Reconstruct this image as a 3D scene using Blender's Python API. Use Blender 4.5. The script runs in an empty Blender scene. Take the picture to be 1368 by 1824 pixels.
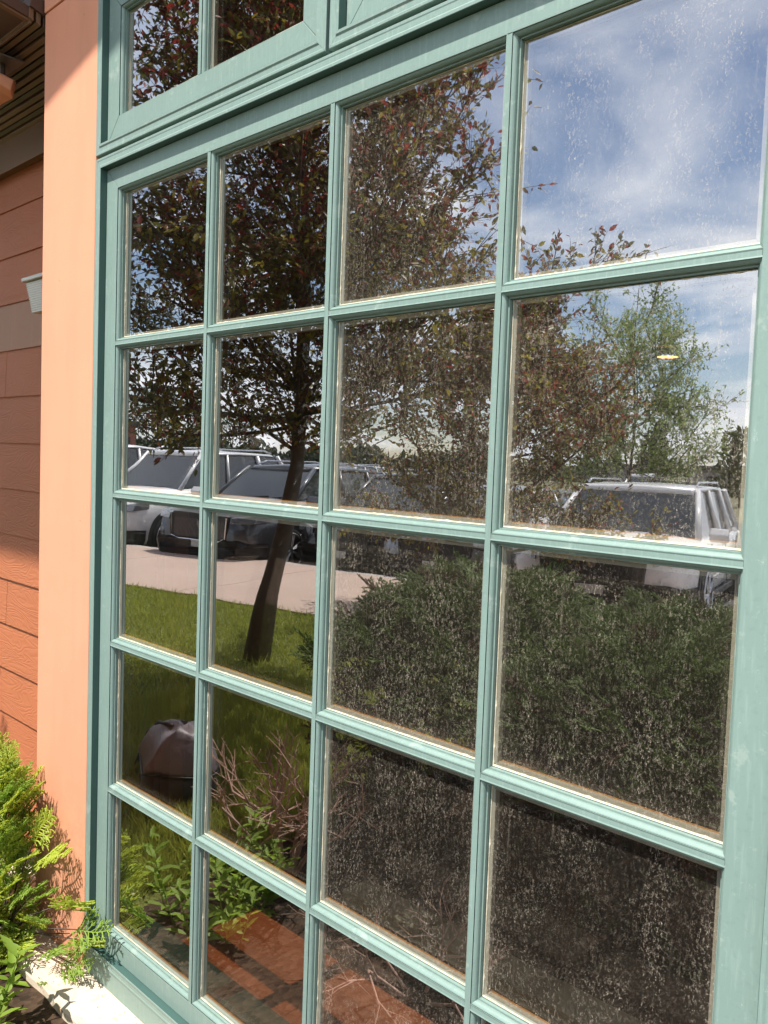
import bpy, math, random
import numpy as np
from math import radians, sin, cos, pi, sqrt

# ------------------------------------------------------------------ camera, light, exposure
sc = bpy.context.scene
COL = sc.collection
HS = 0.42                         # one pane pitch in metres
def Z(h): return 2.289 + h * HS   # height of a window coordinate above ground
cam_d = bpy.data.cameras.new("camera"); cam = bpy.data.objects.new("camera", cam_d); COL.objects.link(cam)
sc.camera = cam
cam.location = (2.2177, -1.17705, 1.5741)
YAW, PITCH, ROLL = -0.7751, -0.0610, 0.0361
F = np.array([sin(YAW)*cos(PITCH), cos(YAW)*cos(PITCH), sin(PITCH)])
Rt = np.array([cos(YAW), -sin(YAW), 0.0]); U0 = np.cross(Rt, F)
R = Rt*cos(ROLL) + U0*sin(ROLL); U = -Rt*sin(ROLL) + U0*cos(ROLL)
from mathutils import Matrix, Vector
m = Matrix(((R[0], U[0], -F[0]), (R[1], U[1], -F[1]), (R[2], U[2], -F[2])))
cam.rotation_euler = m.to_euler()
cam_d.sensor_fit = 'VERTICAL'; cam_d.sensor_height = 24.0; cam_d.lens = 24.0*1529.7/1824.0
cam_d.clip_start = 0.02; cam_d.clip_end = 3000
sc.render.resolution_x = 768; sc.render.resolution_y = 1024

SUN_EL, SUN_AZ = radians(61.0), radians(2.5)      # azimuth measured from -Y towards -X
sv = Vector((-sin(SUN_AZ)*cos(SUN_EL), -cos(SUN_AZ)*cos(SUN_EL), sin(SUN_EL)))
sun_d = bpy.data.lights.new("sun", 'SUN'); sun_d.energy = 4.6; sun_d.angle = radians(0.55); sun_d.color = (1.0, 0.95, 0.86)
sun = bpy.data.objects.new("sun", sun_d); COL.objects.link(sun)
sun.rotation_euler = sv.to_track_quat('Z', 'Y').to_euler(); sun.location = (0, -4, 8)

world = bpy.data.worlds.new("World"); sc.world = world; world.use_nodes = True
wn = world.node_tree; wn.nodes.clear(); WL = wn.links.new
def W(t, **k):
    n = wn.nodes.new(t)
    for a, b in k.items(): setattr(n, a, b)
    return n
sky = W('ShaderNodeTexSky'); sky.sky_type = 'NISHITA'; sky.sun_disc = False
sky.sun_elevation = SUN_EL; sky.sun_rotation = pi + SUN_AZ
sky.altitude = 600; sky.air_density = 1.0; sky.dust_density = 0.6; sky.ozone_density = 2.0
tc = W('ShaderNodeTexCoord'); sx = W('ShaderNodeSeparateXYZ'); WL(tc.outputs['Generated'], sx.inputs[0])
zc = W('ShaderNodeMath', operation='MAXIMUM'); WL(sx.outputs[2], zc.inputs[0]); zc.inputs[1].default_value = 0.0
za = W('ShaderNodeMath', operation='ADD'); WL(zc.outputs[0], za.inputs[0]); za.inputs[1].default_value = 0.16
dx = W('ShaderNodeMath', operation='DIVIDE'); WL(sx.outputs[0], dx.inputs[0]); WL(za.outputs[0], dx.inputs[1])
dy = W('ShaderNodeMath', operation='DIVIDE'); WL(sx.outputs[1], dy.inputs[0]); WL(za.outputs[0], dy.inputs[1])
cb = W('ShaderNodeCombineXYZ'); WL(dx.outputs[0], cb.inputs[0]); WL(dy.outputs[0], cb.inputs[1]); cb.inputs[2].default_value = 5.15
n1 = W('ShaderNodeTexNoise'); WL(cb.outputs[0], n1.inputs['Vector']); n1.inputs['Scale'].default_value = 1.25
n1.inputs['Detail'].default_value = 8; n1.inputs['Roughness'].default_value = 0.5; n1.inputs['Distortion'].default_value = 0.5
cr = W('ShaderNodeValToRGB'); WL(n1.outputs['Fac'], cr.inputs[0])
cr.color_ramp.elements[0].position = 0.40; cr.color_ramp.elements[0].color = (0.04,)*3+(1,)
cr.color_ramp.elements[1].position = 0.58; cr.color_ramp.elements[1].color = (0.95,)*3+(1,)
n2 = W('ShaderNodeTexNoise'); WL(cb.outputs[0], n2.inputs['Vector']); n2.inputs['Scale'].default_value = 2.1; n2.inputs['Detail'].default_value = 5
cc = W('ShaderNodeValToRGB'); WL(n2.outputs['Fac'], cc.inputs[0])
cc.color_ramp.elements[0].position = 0.35; cc.color_ramp.elements[0].color = (8.2, 8.9, 10.0, 1)
cc.color_ramp.elements[1].position = 0.65; cc.color_ramp.elements[1].color = (12.5, 12.7, 12.9, 1)
mx = W('ShaderNodeMix', data_type='RGBA'); WL(cr.outputs[0], mx.inputs['Factor']); WL(sky.outputs[0], mx.inputs['A']); WL(cc.outputs[0], mx.inputs['B'])
bg = W('ShaderNodeBackground'); bg.inputs['Strength'].default_value = 0.10; WL(mx.outputs['Result'], bg.inputs[0])
wo = W('ShaderNodeOutputWorld'); WL(bg.outputs[0], wo.inputs[0])

sc.view_settings.view_transform = 'Standard'; sc.view_settings.look = 'None'
sc.view_settings.exposure = 0.80; sc.view_settings.gamma = 1.0; sc.view_settings.use_curve_mapping = False
cy = sc.cycles
cy.max_bounces = 10; cy.diffuse_bounces = 3; cy.glossy_bounces = 5; cy.transmission_bounces = 6; cy.transparent_max_bounces = 24
cy.use_denoising = True; cy.caustics_reflective = False; cy.caustics_refractive = False
cy.sample_clamp_indirect = 6.0

rng = np.random.default_rng(7); random.seed(7)

# ------------------------------------------------------------------ materials
class NT:
    def __init__(s, name):
        s.m = bpy.data.materials.new(name); s.m.use_nodes = True; s.t = s.m.node_tree; s.t.nodes.clear()
    def n(s, t, ins=None, **k):
        x = s.t.nodes.new(t)
        for a, b in k.items(): setattr(x, a, b)
        for a, b in (ins or {}).items():
            if isinstance(b, bpy.types.NodeSocket): s.t.links.new(b, x.inputs[a])
            else: x.inputs[a].default_value = b
        return x
    def out(s, sh): s.n('ShaderNodeOutputMaterial', {0: sh}); return s.m
    def math(s, op, a, b=0.0, c=None, clamp=False):
        x = s.n('ShaderNodeMath', {0: a, 1: b}, operation=op, use_clamp=clamp)
        if c is not None:
            if isinstance(c, bpy.types.NodeSocket): s.t.links.new(c, x.inputs[2])
            else: x.inputs[2].default_value = c
        return x.outputs[0]
    def noise(s, vec, scale, detail=4, rough=0.55, dist=0.0):
        return s.n('ShaderNodeTexNoise', {'Vector': vec, 'Scale': scale, 'Detail': detail, 'Roughness': rough, 'Distortion': dist}).outputs['Fac']
    def ramp(s, f, pts):
        r = s.n('ShaderNodeValToRGB', {0: f}); e = r.color_ramp.elements
        while len(e) < len(pts): e.new(0.5)
        for i, (p, c) in enumerate(pts):
            e[i].position = p; e[i].color = tuple(c)+(1,) if len(c) == 3 else c
        return r.outputs[0]
    def mix(s, f, a, b):
        x = s.n('ShaderNodeMix', data_type='RGBA')
        for k, v in (('Factor', f), ('A', a), ('B', b)):
            if isinstance(v, bpy.types.NodeSocket): s.t.links.new(v, x.inputs[k])
            else: x.inputs[k].default_value = (tuple(v)+(1,) if not isinstance(v, (float, int)) and len(v) == 3 else v)
        return x.outputs['Result']
    def pos(s): return s.n('ShaderNodeNewGeometry').outputs['Position']
    def map(s, vec, scale=(1,1,1), rot=(0,0,0), loc=(0,0,0)):
        return s.n('ShaderNodeMapping', {'Vector': vec, 'Scale': scale, 'Rotation': rot, 'Location': loc}).outputs[0]
    def bump(s, h, strength, dist=0.001, normal=None):
        ins = {'Height': h, 'Strength': strength, 'Distance': dist}
        if normal: ins['Normal'] = normal
        return s.n('ShaderNodeBump', ins).outputs[0]
    def bsdf(s, col, rough=0.5, metal=0.0, normal=None, spec=0.5, **k):
        ins = {'Base Color': col if isinstance(col, bpy.types.NodeSocket) else tuple(col)+(1,), 'Roughness': rough, 'Metallic': metal, 'Specular IOR Level': spec}
        if normal: ins['Normal'] = normal
        ins.update(k)
        return s.n('ShaderNodeBsdfPrincipled', ins).outputs[0]

def simple(name, col, rough=0.5, metal=0.0, var=0.12, vs=6.0, spec=0.5, bump=0.0, bs=60.0):
    t = NT(name); p = t.pos(); f = t.noise(p, vs, 5)
    c = t.mix(f, tuple(max(0, x*(1-var)) for x in col), tuple(x*(1+var) for x in col))
    nm = t.bump(t.noise(p, bs, 4), bump, 0.002) if bump else None
    return t.out(t.bsdf(c, rough, metal, nm, spec))

def paint(name, col, chalk=0.35, dark=False):
    t = NT(name); p = t.pos()
    big = t.noise(p, 3.0, 4); fine = t.noise(p, 90, 3)
    streak = t.noise(t.map(p, (160, 160, 14)), 1.0, 3, 0.6)
    c = t.mix(big, tuple(x*0.86 for x in col), tuple(x*1.10 for x in col))
    c = t.mix(t.math('MULTIPLY', t.ramp(streak, [(0.52, (0,0,0)), (0.75, (1,1,1))]), chalk*0.35), c, (0.62, 0.74, 0.68))
    # scuffs: short squiggles of chalk left by rain
    sq = t.noise(p, 230, 2, 0.5, 1.2); band = t.math('COMPARE', sq, 0.5, 0.012)
    msk = t.ramp(t.noise(p, 60, 3), [(0.60, (0,0,0)), (0.68, (1,1,1))])
    c = t.mix(t.math('MULTIPLY', t.math('MULTIPLY', band, msk), chalk), c, (0.75, 0.82, 0.78))
    spk = t.ramp(t.noise(p, 420, 2), [(0.70, (0,0,0)), (0.76, (1,1,1))])
    c = t.mix(t.math('MULTIPLY', spk, chalk*0.5), c, (0.7, 0.76, 0.72))
    c = t.mix(t.math('MULTIPLY', t.ramp(fine, [(0.3, (1,1,1)), (0.45, (0,0,0))]), 0.25), c, tuple(x*0.7 for x in col))
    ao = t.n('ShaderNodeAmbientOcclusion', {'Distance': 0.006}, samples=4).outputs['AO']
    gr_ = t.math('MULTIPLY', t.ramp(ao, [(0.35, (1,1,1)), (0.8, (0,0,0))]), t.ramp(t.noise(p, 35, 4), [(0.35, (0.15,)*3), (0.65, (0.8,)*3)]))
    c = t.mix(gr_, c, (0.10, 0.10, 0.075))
    wear = t.ramp(t.noise(t.map(p, (14, 14, 14)), 1, 7, 0.7), [(0.60, (0,0,0)), (0.64, (1,1,1))])
    c = t.mix(t.math('MULTIPLY', wear, 0.22), c, (0.52, 0.58, 0.53))
    nm = t.bump(t.noise(p, 420, 3), 0.2, 0.0006)
    return t.out(t.bsdf(c, 0.42, 0, nm, 0.45))

M = {}
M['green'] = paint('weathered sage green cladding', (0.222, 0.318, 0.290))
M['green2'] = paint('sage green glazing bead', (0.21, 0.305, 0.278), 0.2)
M['reveal'] = simple('dark green reveal', (0.05, 0.105, 0.095), 0.5)
M['gasket'] = simple('dark green gasket groove', (0.035, 0.075, 0.068), 0.6)
M['sealant'] = simple('yellowed sealant', (0.62, 0.55, 0.42), 0.6, 0, 0.35, 60, bump=0.5, bs=200)
M['spacer'] = simple('grey glass spacer', (0.62, 0.60, 0.52), 0.5, 0.0, 0.15, 40)
M['rust'] = simple('brown sealant line', (0.55, 0.27, 0.08), 0.6, 0, 0.3, 80)

def peach(name, col):
    t = NT(name); p = t.pos()
    c = t.mix(t.noise(p, 2.2, 4), tuple(x*0.93 for x in col), tuple(x*1.06 for x in col))
    grime = t.ramp(t.noise(t.map(p, (9, 9, 1.3)), 1, 4), [(0.5, (0,0,0)), (0.8, (1,1,1))])
    c = t.mix(t.math('MULTIPLY', grime, 0.30), c, (0.48, 0.24, 0.15))
    spot = t.ramp(t.noise(p, 150, 2), [(0.76, (0,0,0)), (0.80, (1,1,1))])
    c = t.mix(t.math('MULTIPLY', spot, 0.35), c, (0.75, 0.6, 0.5))
    zz_ = t.n('ShaderNodeSeparateXYZ', {0: p}).outputs[2]
    sp_ = t.math('MULTIPLY', t.math('SUBTRACT', 1.0, t.math('MULTIPLY', zz_, 1.6), clamp=True), t.ramp(t.noise(p, 24, 6, 0.7), [(0.42, (0,0,0)), (0.62, (0.75,)*3)]))
    c = t.mix(sp_, c, (0.36, 0.20, 0.12))
    run = t.ramp(t.noise(t.map(p, (55, 55, 2.2)), 1, 3), [(0.60, (0,0,0)), (0.75, (0.22,)*3)])
    c = t.mix(run, c, (0.60, 0.40, 0.30))
    nm = t.bump(t.noise(t.map(p, (230, 230, 300)), 1, 4, 0.65), 0.35, 0.0010)
    nm = t.bump(t.noise(p, 9, 3), 0.3, 0.005, nm)
    return t.out(t.bsdf(c, 0.62, 0, nm, 0.3))
M['peach'] = peach('peach painted trim', (0.78, 0.345, 0.215))
M['tan'] = peach('tan painted board', (0.40, 0.22, 0.14))

def siding(name, col):
    t = NT(name); p = t.pos()
    oi = t.n('ShaderNodeObjectInfo').outputs['Random']
    q = t.n('ShaderNodeVectorMath', {0: p, 1: t.n('ShaderNodeCombineXYZ', {0: t.math('MULTIPLY', oi, 7.0), 2: t.math('MULTIPLY', oi, 3.0)}).outputs[0]}, operation='ADD').outputs[0]
    w = t.noise(t.map(q, (3.2, 3.2, 13)), 1, 2, 0.45, 0.6)
    rings = t.math('PINGPONG', t.math('MULTIPLY', w, 14.0), 0.5)
    fine = t.noise(t.map(q, (40, 40, 500)), 1, 2)
    h = t.math('ADD', t.math('MULTIPLY', t.math('POWER', rings, 0.6), 1.2), t.math('MULTIPLY', fine, 0.35))
    c = t.mix(t.noise(p, 4, 4), tuple(x*0.88 for x in col), tuple(x*1.1 for x in col))
    c = t.mix(t.math('MULTIPLY', oi, 0.25), c, tuple(x*0.75 for x in col))
    return t.out(t.bsdf(c, 0.6, 0, t.bump(h, 0.65, 0.0016), 0.3))
M['siding'] = siding('brown fibre cement siding', (0.46, 0.158, 0.072))
M['soffit'] = simple('dark brown porch soffit', (0.075, 0.04, 0.028), 0.45, 0, 0.25, 9)
M['soffit_l'] = simple('brown porch slat', (0.16, 0.085, 0.045), 0.5, 0, 0.25, 9)
M['beam'] = simple('ochre brown porch beam', (0.17, 0.09, 0.035), 0.55, 0, 0.15, 9)
M['steel'] = simple('galvanised lamp bracket', (0.22, 0.19, 0.18), 0.4, 0.6, 0.2, 30)
M['diffuser'] = simple('cream ribbed lamp lens', (0.52, 0.50, 0.40), 0.25, 0, 0.1, 30)

def stone():
    t = NT('cream limestone ledge'); p = t.pos()
    c = t.mix(t.noise(p, 9, 6), (0.55, 0.44, 0.33), (0.68, 0.61, 0.51))
    c = t.mix(t.ramp(t.noise(p, 26, 5), [(0.56, (0,0,0)), (0.66, (0.6,)*3)]), c, (0.50, 0.31, 0.20))
    pit = t.ramp(t.n('ShaderNodeTexVoronoi', {'Vector': p, 'Scale': 55.0}).outputs['Distance'], [(0.08, (1,1,1)), (0.16, (0,0,0))])
    pit = t.math('MULTIPLY', pit, t.ramp(t.noise(p, 14, 2), [(0.5, (0,0,0)), (0.56, (1,1,1))]))
    c = t.mix(pit, c, (0.22, 0.14, 0.09))
    h = t.math('SUBTRACT', t.noise(p, 60, 6), t.math('MULTIPLY', pit, 1.5))
    return t.out(t.bsdf(c, 0.85, 0, t.bump(h, 0.5, 0.003), 0.2))
M['stone'] = stone()

def glass(name, dust, R0, k, tilt=0.0):
    t = NT(name); p = t.pos()
    wav = t.bump(t.noise(p, 2.6, 1), 0.05, 0.02)
    g_ = t.n('ShaderNodeNewGeometry')
    dt_ = t.math('ABSOLUTE', t.n('ShaderNodeVectorMath', {0: g_.outputs['Normal'], 1: g_.outputs['Incoming']}, operation='DOT_PRODUCT').outputs['Value'])
    fr = t.math('ADD', t.math('MULTIPLY', t.math('POWER', t.math('SUBTRACT', 1.0, dt_), 5.0), 0.96), 0.04)
    r = t.math('ADD', t.math('MULTIPLY', fr, k), R0, clamp=True)
    gl = t.n('ShaderNodeBsdfGlossy', {'Color': (0.97, 0.955, 0.96, 1), 'Roughness': 0.0, 'Normal': wav}).outputs[0]
    tr = t.n('ShaderNodeBsdfTransparent', {'Color': (0.93, 0.90, 0.84, 1)}).outputs[0]
    sh = t.n('ShaderNodeMixShader', {0: r, 1: tr, 2: gl}).outputs[0]
    if dust > 0:
        # dried rain marks: broken crescents, vertical scratches, pin specks and a thin film
        q = t.map(p, (1, 1, 0.62))
        a = t.math('COMPARE', t.noise(q, 260, 2, 0.5, 1.6), 0.5, 0.012)
        am = t.ramp(t.noise(q, 240, 1), [(0.51, (0,0,0)), (0.57, (1,1,1))])
        b = t.math('COMPARE', t.noise(t.map(p, (480, 480, 170)), 1, 2, 0.5, 1.2), 0.5, 0.016)
        bm = t.ramp(t.noise(t.map(p, (230, 230, 90), loc=(3, 1, 8)), 1, 2), [(0.57, (0,0,0)), (0.64, (1,1,1))])
        sp = t.n('ShaderNodeTexVoronoi', {'Vector': p, 'Scale': 520.0}).outputs['Distance']
        sp = t.ramp(sp, [(0.10, (1,1,1)), (0.2, (0,0,0))])
        spm = t.ramp(t.noise(p, 260, 1), [(0.44, (0,0,0)), (0.54, (1,1,1))])
        patch = t.ramp(t.noise(p, 5, 3), [(0.3, (0.45,)*3), (0.65, (1,1,1))])
        f = t.math('ADD', t.math('MULTIPLY', a, am), t.math('MULTIPLY', t.math('MULTIPLY', b, bm), 0.8))
        f = t.math('ADD', f, t.math('MULTIPLY', t.math('MULTIPLY', sp, spm), 0.8), clamp=True)
        gx = t.n('ShaderNodeSeparateXYZ', {0: t.n('ShaderNodeTexCoord').outputs['Generated']})
        ex_ = t.math('ABSOLUTE', t.math('SUBTRACT', gx.outputs[0], 0.5)); ez_ = t.math('SUBTRACT', 1.0, gx.outputs[2])
        edge = t.math('ADD', t.math('POWER', t.math('MULTIPLY', ex_, 2.0), 14.0), t.math('POWER', ez_, 16.0), clamp=True)
        patch = t.math('ADD', t.math('MULTIPLY', patch, t.ramp(t.noise(t.map(p, (26, 26, 7)), 1, 3), [(0.38, (0.35,)*3), (0.62, (1.15,)*3)])), t.math('MULTIPLY', edge, 0.25))
        runs = t.math('MULTIPLY', t.ramp(t.noise(t.map(p, (95, 95, 1.5)), 1, 2), [(0.63, (0,0,0)), (0.70, (1,1,1))]), t.ramp(t.noise(p, 12, 2), [(0.45, (0,0,0)), (0.6, (1,1,1))]))
        f = t.math('MULTIPLY', t.math('MULTIPLY', f, patch), dust)
        f = t.math('ADD', f, t.math('MULTIPLY', t.math('ADD', t.math('MULTIPLY', runs, 0.09), t.math('MULTIPLY', edge, 0.05)), dust))
        film = t.math('MULTIPLY', t.ramp(t.noise(t.map(p, (210, 210, 14)), 1, 5), [(0.3, (0.45,)*3), (0.8, (1,1,1))]), 0.03*dust)
        f = t.math('ADD', f, film, clamp=True)
        df = t.n('ShaderNodeBsdfDiffuse', {'Color': (0.66, 0.57, 0.46, 1)}).outputs[0]
        sh = t.n('ShaderNodeMixShader', {0: f, 1: sh, 2: df}).outputs[0]
    return t.out(sh)
M['glass_clean'] = glass('clean window glass', 0.05, 0.37, 1.5)
M['glass_dusty'] = glass('dusty window glass', 0.74, 0.37, 1.5)
M['glass_in'] = glass('inner window glass', 0.0, 0.10, 0.4)

def leafmat(name, col, tr=0.35, var=0.35, gloss=0.5):
    t = NT(name); p = t.pos()
    f = t.noise(p, 9, 3)
    c = t.mix(f, tuple(x*(1-var) for x in col), tuple(x*(1+var) for x in col))
    b = t.bsdf(c, gloss, 0, None, 0.5)
    tl = t.n('ShaderNodeBsdfTranslucent', {'Color': t.mix(0.4, c, tuple(min(1, x*2.2) for x in col))}).outputs[0]
    return t.out(t.n('ShaderNodeMixShader', {0: tr, 1: b, 2: tl}).outputs[0])
M['lf_dark'] = leafmat('bronze green plum leaf', (0.10, 0.105, 0.03))
M['lf_red'] = leafmat('dark red plum leaf', (0.24, 0.04, 0.03))
M['lf_yel'] = leafmat('olive yellow plum leaf', (0.25, 0.215, 0.035))
M['lf_pur'] = leafmat('brown plum leaf', (0.15, 0.07, 0.042))
M['lf_green'] = leafmat('fresh green leaf', (0.23, 0.30, 0.09))
M['bark'] = simple('grey brown bark', (0.085, 0.062, 0.048), 0.9, 0, 0.4, 25, bump=0.8, bs=50)
M['twig'] = simple('bare pinkish twig', (0.44, 0.29, 0.23), 0.8, 0, 0.3, 60)
M['arb'] = leafmat('yellow green arborvitae', (0.52, 0.62, 0.10), 0.5, 0.3, 0.5)
M['arb_d'] = leafmat('deep green arborvitae', (0.34, 0.47, 0.09), 0.45, 0.35, 0.5)
M['jun'] = leafmat('dark green juniper', (0.125, 0.205, 0.045), 0.4, 0.45, 0.6)
M['jun_b'] = leafmat('brown juniper', (0.13, 0.08, 0.05), 0.2, 0.4, 0.8)
M['grass'] = leafmat('lawn grass blade', (0.27, 0.30, 0.05), 0.35, 0.4, 0.5)
M['weed'] = leafmat('broad green leaf', (0.22, 0.33, 0.04), 0.45, 0.3, 0.6)

def groundmat():
    t = NT('lawn and soil'); p = t.pos()
    g = t.mix(t.noise(p, 1.3, 6), (0.10, 0.125, 0.025), (0.22, 0.23, 0.06))
    g = t.mix(t.ramp(t.noise(p, 40, 4), [(0.35, (0,0,0)), (0.7, (0.7,)*3)]), g, (0.05, 0.055, 0.015))
    return t.out(t.bsdf(g, 0.9, 0, t.bump(t.noise(p, 90, 4), 0.8, 0.02), 0.2))
M['lawn'] = groundmat()
def mulch():
    t = NT('bark mulch soil'); p = t.pos()
    v = t.n('ShaderNodeTexVoronoi', {'Vector': t.map(p, (60, 34, 40)), 'Scale': 1.0})
    c = t.mix(v.outputs['Color'], (0.02, 0.014, 0.009), (0.09, 0.055, 0.035))
    return t.out(t.bsdf(c, 0.9, 0, t.bump(v.outputs['Distance'], 0.9, 0.01), 0.2))
M['mulch'] = mulch()
def concrete(name, a, b):
    t = NT(name); p = t.pos()
    c = t.mix(t.noise(p, 1.2, 6), a, b)
    c = t.mix(t.math('MULTIPLY', t.ramp(t.noise(p, 14, 4), [(0.5, (0,0,0)), (0.8, (1,1,1))]), 0.2), c, tuple(x*0.6 for x in a))
    return t.out(t.bsdf(c, 0.85, 0, t.bump(t.noise(p, 200, 4), 0.3, 0.002), 0.25))
M['walk'] = concrete('warm grey concrete', (0.36, 0.265, 0.22), (0.47, 0.365, 0.305))
M['curb'] = concrete('curb concrete', (0.36, 0.32, 0.30), (0.46, 0.42, 0.39))
M['asphalt'] = concrete('worn asphalt', (0.055, 0.055, 0.058), (0.09, 0.088, 0.088))
M['field'] = simple('far dry field', (0.13, 0.12, 0.06), 0.9, 0, 0.3, 0.3)
M['edging'] = simple('olive landscape timber', (0.22, 0.20, 0.12), 0.8, 0, 0.3, 14, bump=0.5, bs=60)
M['line'] = simple('white road paint', (0.7, 0.7, 0.68), 0.7)
M['pebA'] = simple('pale pebble', (0.55, 0.46, 0.40), 0.7, 0, 0.25, 20)
M['pebB'] = simple('brown pebble', (0.26, 0.18, 0.14), 0.7, 0, 0.3, 20)
M['pebC'] = simple('grey pebble', (0.34, 0.32, 0.31), 0.7, 0, 0.25, 20)

def planks():
    t = NT('red stained floor plank'); p = t.pos()
    oi = t.n('ShaderNodeObjectInfo').outputs['Random']
    g = t.noise(t.map(p, (2.5, 90, 40), loc=(0, 0, 0)), 1, 5, 0.6, 0.4)
    c = t.mix(g, (0.33, 0.08, 0.032), (0.50, 0.18, 0.08))
    c = t.mix(t.math('MULTIPLY', oi, 0.4), c, (0.22, 0.07, 0.035))
    return t.out(t.bsdf(c, 0.35, 0, t.bump(g, 0.2, 0.001), 0.5))
M['plank'] = planks()
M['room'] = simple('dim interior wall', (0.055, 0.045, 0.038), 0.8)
M['post'] = simple('amber stained wood', (0.36, 0.16, 0.05), 0.4, 0, 0.25, 12)
M['bag'] = simple('dark mauve nylon', (0.15, 0.125, 0.14), 0.5, 0, 0.15, 12, bump=0.25, bs=30)
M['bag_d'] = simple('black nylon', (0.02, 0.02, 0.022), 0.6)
t = NT('lit downlight lens'); M['lamp'] = t.out(t.n('ShaderNodeEmission', {'Color': (1.0, 0.50, 0.20, 1), 'Strength': 3.2}).outputs[0])

def carpaint(name, col, rough=0.22, metal=0.0):
    t = NT(name)
    return t.out(t.bsdf(col, rough, metal, None, 0.6, **{'Coat Weight': 0.7, 'Coat Roughness': 0.05}))
M['cwhite'] = carpaint('white car paint', (0.72, 0.72, 0.73))
M['cgrey'] = carpaint('dark grey car paint', (0.055, 0.058, 0.066), 0.3, 0.3)
M['csilver'] = carpaint('silver car paint', (0.30, 0.31, 0.33), 0.3, 0.5)
M['cblack'] = carpaint('black car paint', (0.012, 0.012, 0.014))
M['cglass'] = carpaint('tinted car glass', (0.022, 0.027, 0.03), 0.04)
M['trimblk'] = simple('black car plastic', (0.02, 0.02, 0.022), 0.5)
M['tyre'] = simple('tyre rubber', (0.018, 0.018, 0.018), 0.8)
M['alloy'] = simple('alloy wheel', (0.45, 0.45, 0.47), 0.3, 0.8, 0.05)
M['chrome'] = simple('chrome', (0.7, 0.7, 0.72), 0.12, 1.0, 0.03)
M['hlamp'] = carpaint('headlight lens', (0.22, 0.23, 0.25), 0.05, 0.4)
M['amber'] = carpaint('amber lamp lens', (0.75, 0.14, 0.03), 0.2)
M['plate'] = simple('licence plate', (0.45, 0.46, 0.44), 0.5)
M['conif'] = leafmat('far dark conifer', (0.028, 0.045, 0.02), 0.1)
M['poplar'] = leafmat('far poplar leaf', (0.11, 0.14, 0.05), 0.2)
M['farbld'] = simple('far grey building', (0.24, 0.22, 0.22), 0.8, 0, 0.1, 0.5)
M['redbld'] = simple('far red brick wall', (0.30, 0.11, 0.08), 0.8, 0, 0.15, 2)
M['roofd'] = simple('far dark roof', (0.08, 0.07, 0.07), 0.8)
M['fence'] = simple('grey fence wood', (0.17, 0.145, 0.125), 0.8)

# ------------------------------------------------------------------ mesh helpers
class B:
    def __init__(s): s.v = []; s.f = []; s.mi = []
    def add(s, verts, faces, mi=0):
        o = len(s.v); s.v += [tuple(map(float, p)) for p in verts]; s.f += [tuple(i+o for i in f) for f in faces]; s.mi += [mi]*len(faces); return s
    def box(s, x0, x1, y0, y1, z0, z1, mi=0):
        v = [(x, y, z) for x in (x0, x1) for y in (y0, y1) for z in (z0, z1)]
        return s.add(v, [(0,1,3,2), (4,6,7,5), (0,4,5,1), (2,3,7,6), (0,2,6,4), (1,5,7,3)], mi)
    def tube(s, pts, rads, n=6, mi=0, cap=True):
        pts = [np.array(p, float) for p in pts]; vs = []; fs = []
        for i, p in enumerate(pts):
            d = pts[min(i+1, len(pts)-1)] - pts[max(i-1, 0)]; d /= (np.linalg.norm(d)+1e-9)
            a = np.cross(d, (0, 0, 1)) if abs(d[2]) < .95 else np.cross(d, (1, 0, 0)); a /= np.linalg.norm(a); b = np.cross(d, a)
            for k in range(n):
                t = 2*pi*k/n; vs.append(p + (a*cos(t)+b*sin(t))*rads[i])
        for i in range(len(pts)-1):
            for k in range(n):
                fs.append((i*n+k, i*n+(k+1) % n, (i+1)*n+(k+1) % n, (i+1)*n+k))
        if cap: fs.append(tuple(range(n-1, -1, -1))); fs.append(tuple(range((len(pts)-1)*n, len(pts)*n)))
        return s.add(vs, fs, mi)
    def loft(s, secs, mi=0, cap=True, close=True):
        n = len(secs[0]); vs = [p for q in secs for p in q]; fs = []
        for i in range(len(secs)-1):
            for k in range(n if close else n-1):
                fs.append((i*n+k, i*n+(k+1) % n, (i+1)*n+(k+1) % n, (i+1)*n+k))
        if cap: fs.append(tuple(range(n-1, -1, -1))); fs.append(tuple(range((len(secs)-1)*n, len(secs)*n)))
        return s.add(vs, fs, mi)
    def mesh(s, name, mats, smooth=False):
        me = bpy.data.meshes.new(name); me.from_pydata(s.v, [], s.f)
        for mm in (mats if isinstance(mats, list) else [mats]): me.materials.append(mm)
        if isinstance(mats, list): me.polygons.foreach_set('material_index', s.mi)
        if smooth: me.polygons.foreach_set('use_smooth', [True]*len(s.f))
        me.update(); return me
    def obj(s, name, mats, parent=None, smooth=False, bevel=0.0, **k):
        return put(name, s.mesh(name, mats, smooth), parent, bevel, **k)

def put(name, me, parent=None, bevel=0.0, loc=None, rot=None, scale=None, **k):
    o = bpy.data.objects.new(name, me); COL.objects.link(o)
    if parent is not None: o.parent = parent
    if loc is not None: o.location = loc
    if rot is not None: o.rotation_euler = rot
    if scale is not None: o.scale = (scale,)*3 if isinstance(scale, (int, float)) else scale
    if bevel:
        md = o.modifiers.new('bevel', 'BEVEL'); md.width = bevel; md.segments = 2; md.limit_method = 'ANGLE'; md.angle_limit = radians(35)
    for a, b in k.items(): o[a] = b
    return o
def tag(o, label=None, category=None, group=None, kind=None):
    for a, b in (('label', label), ('category', category), ('group', group), ('kind', kind)):
        if b: o[a] = b
    return o
def empty(name, loc=(0,0,0), rz=0.0, **k):
    o = bpy.data.objects.new(name, None); COL.objects.link(o); o.location = loc; o.rotation_euler = (0, 0, rz); o.empty_display_size = 0.1
    return tag(o, **k)
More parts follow.
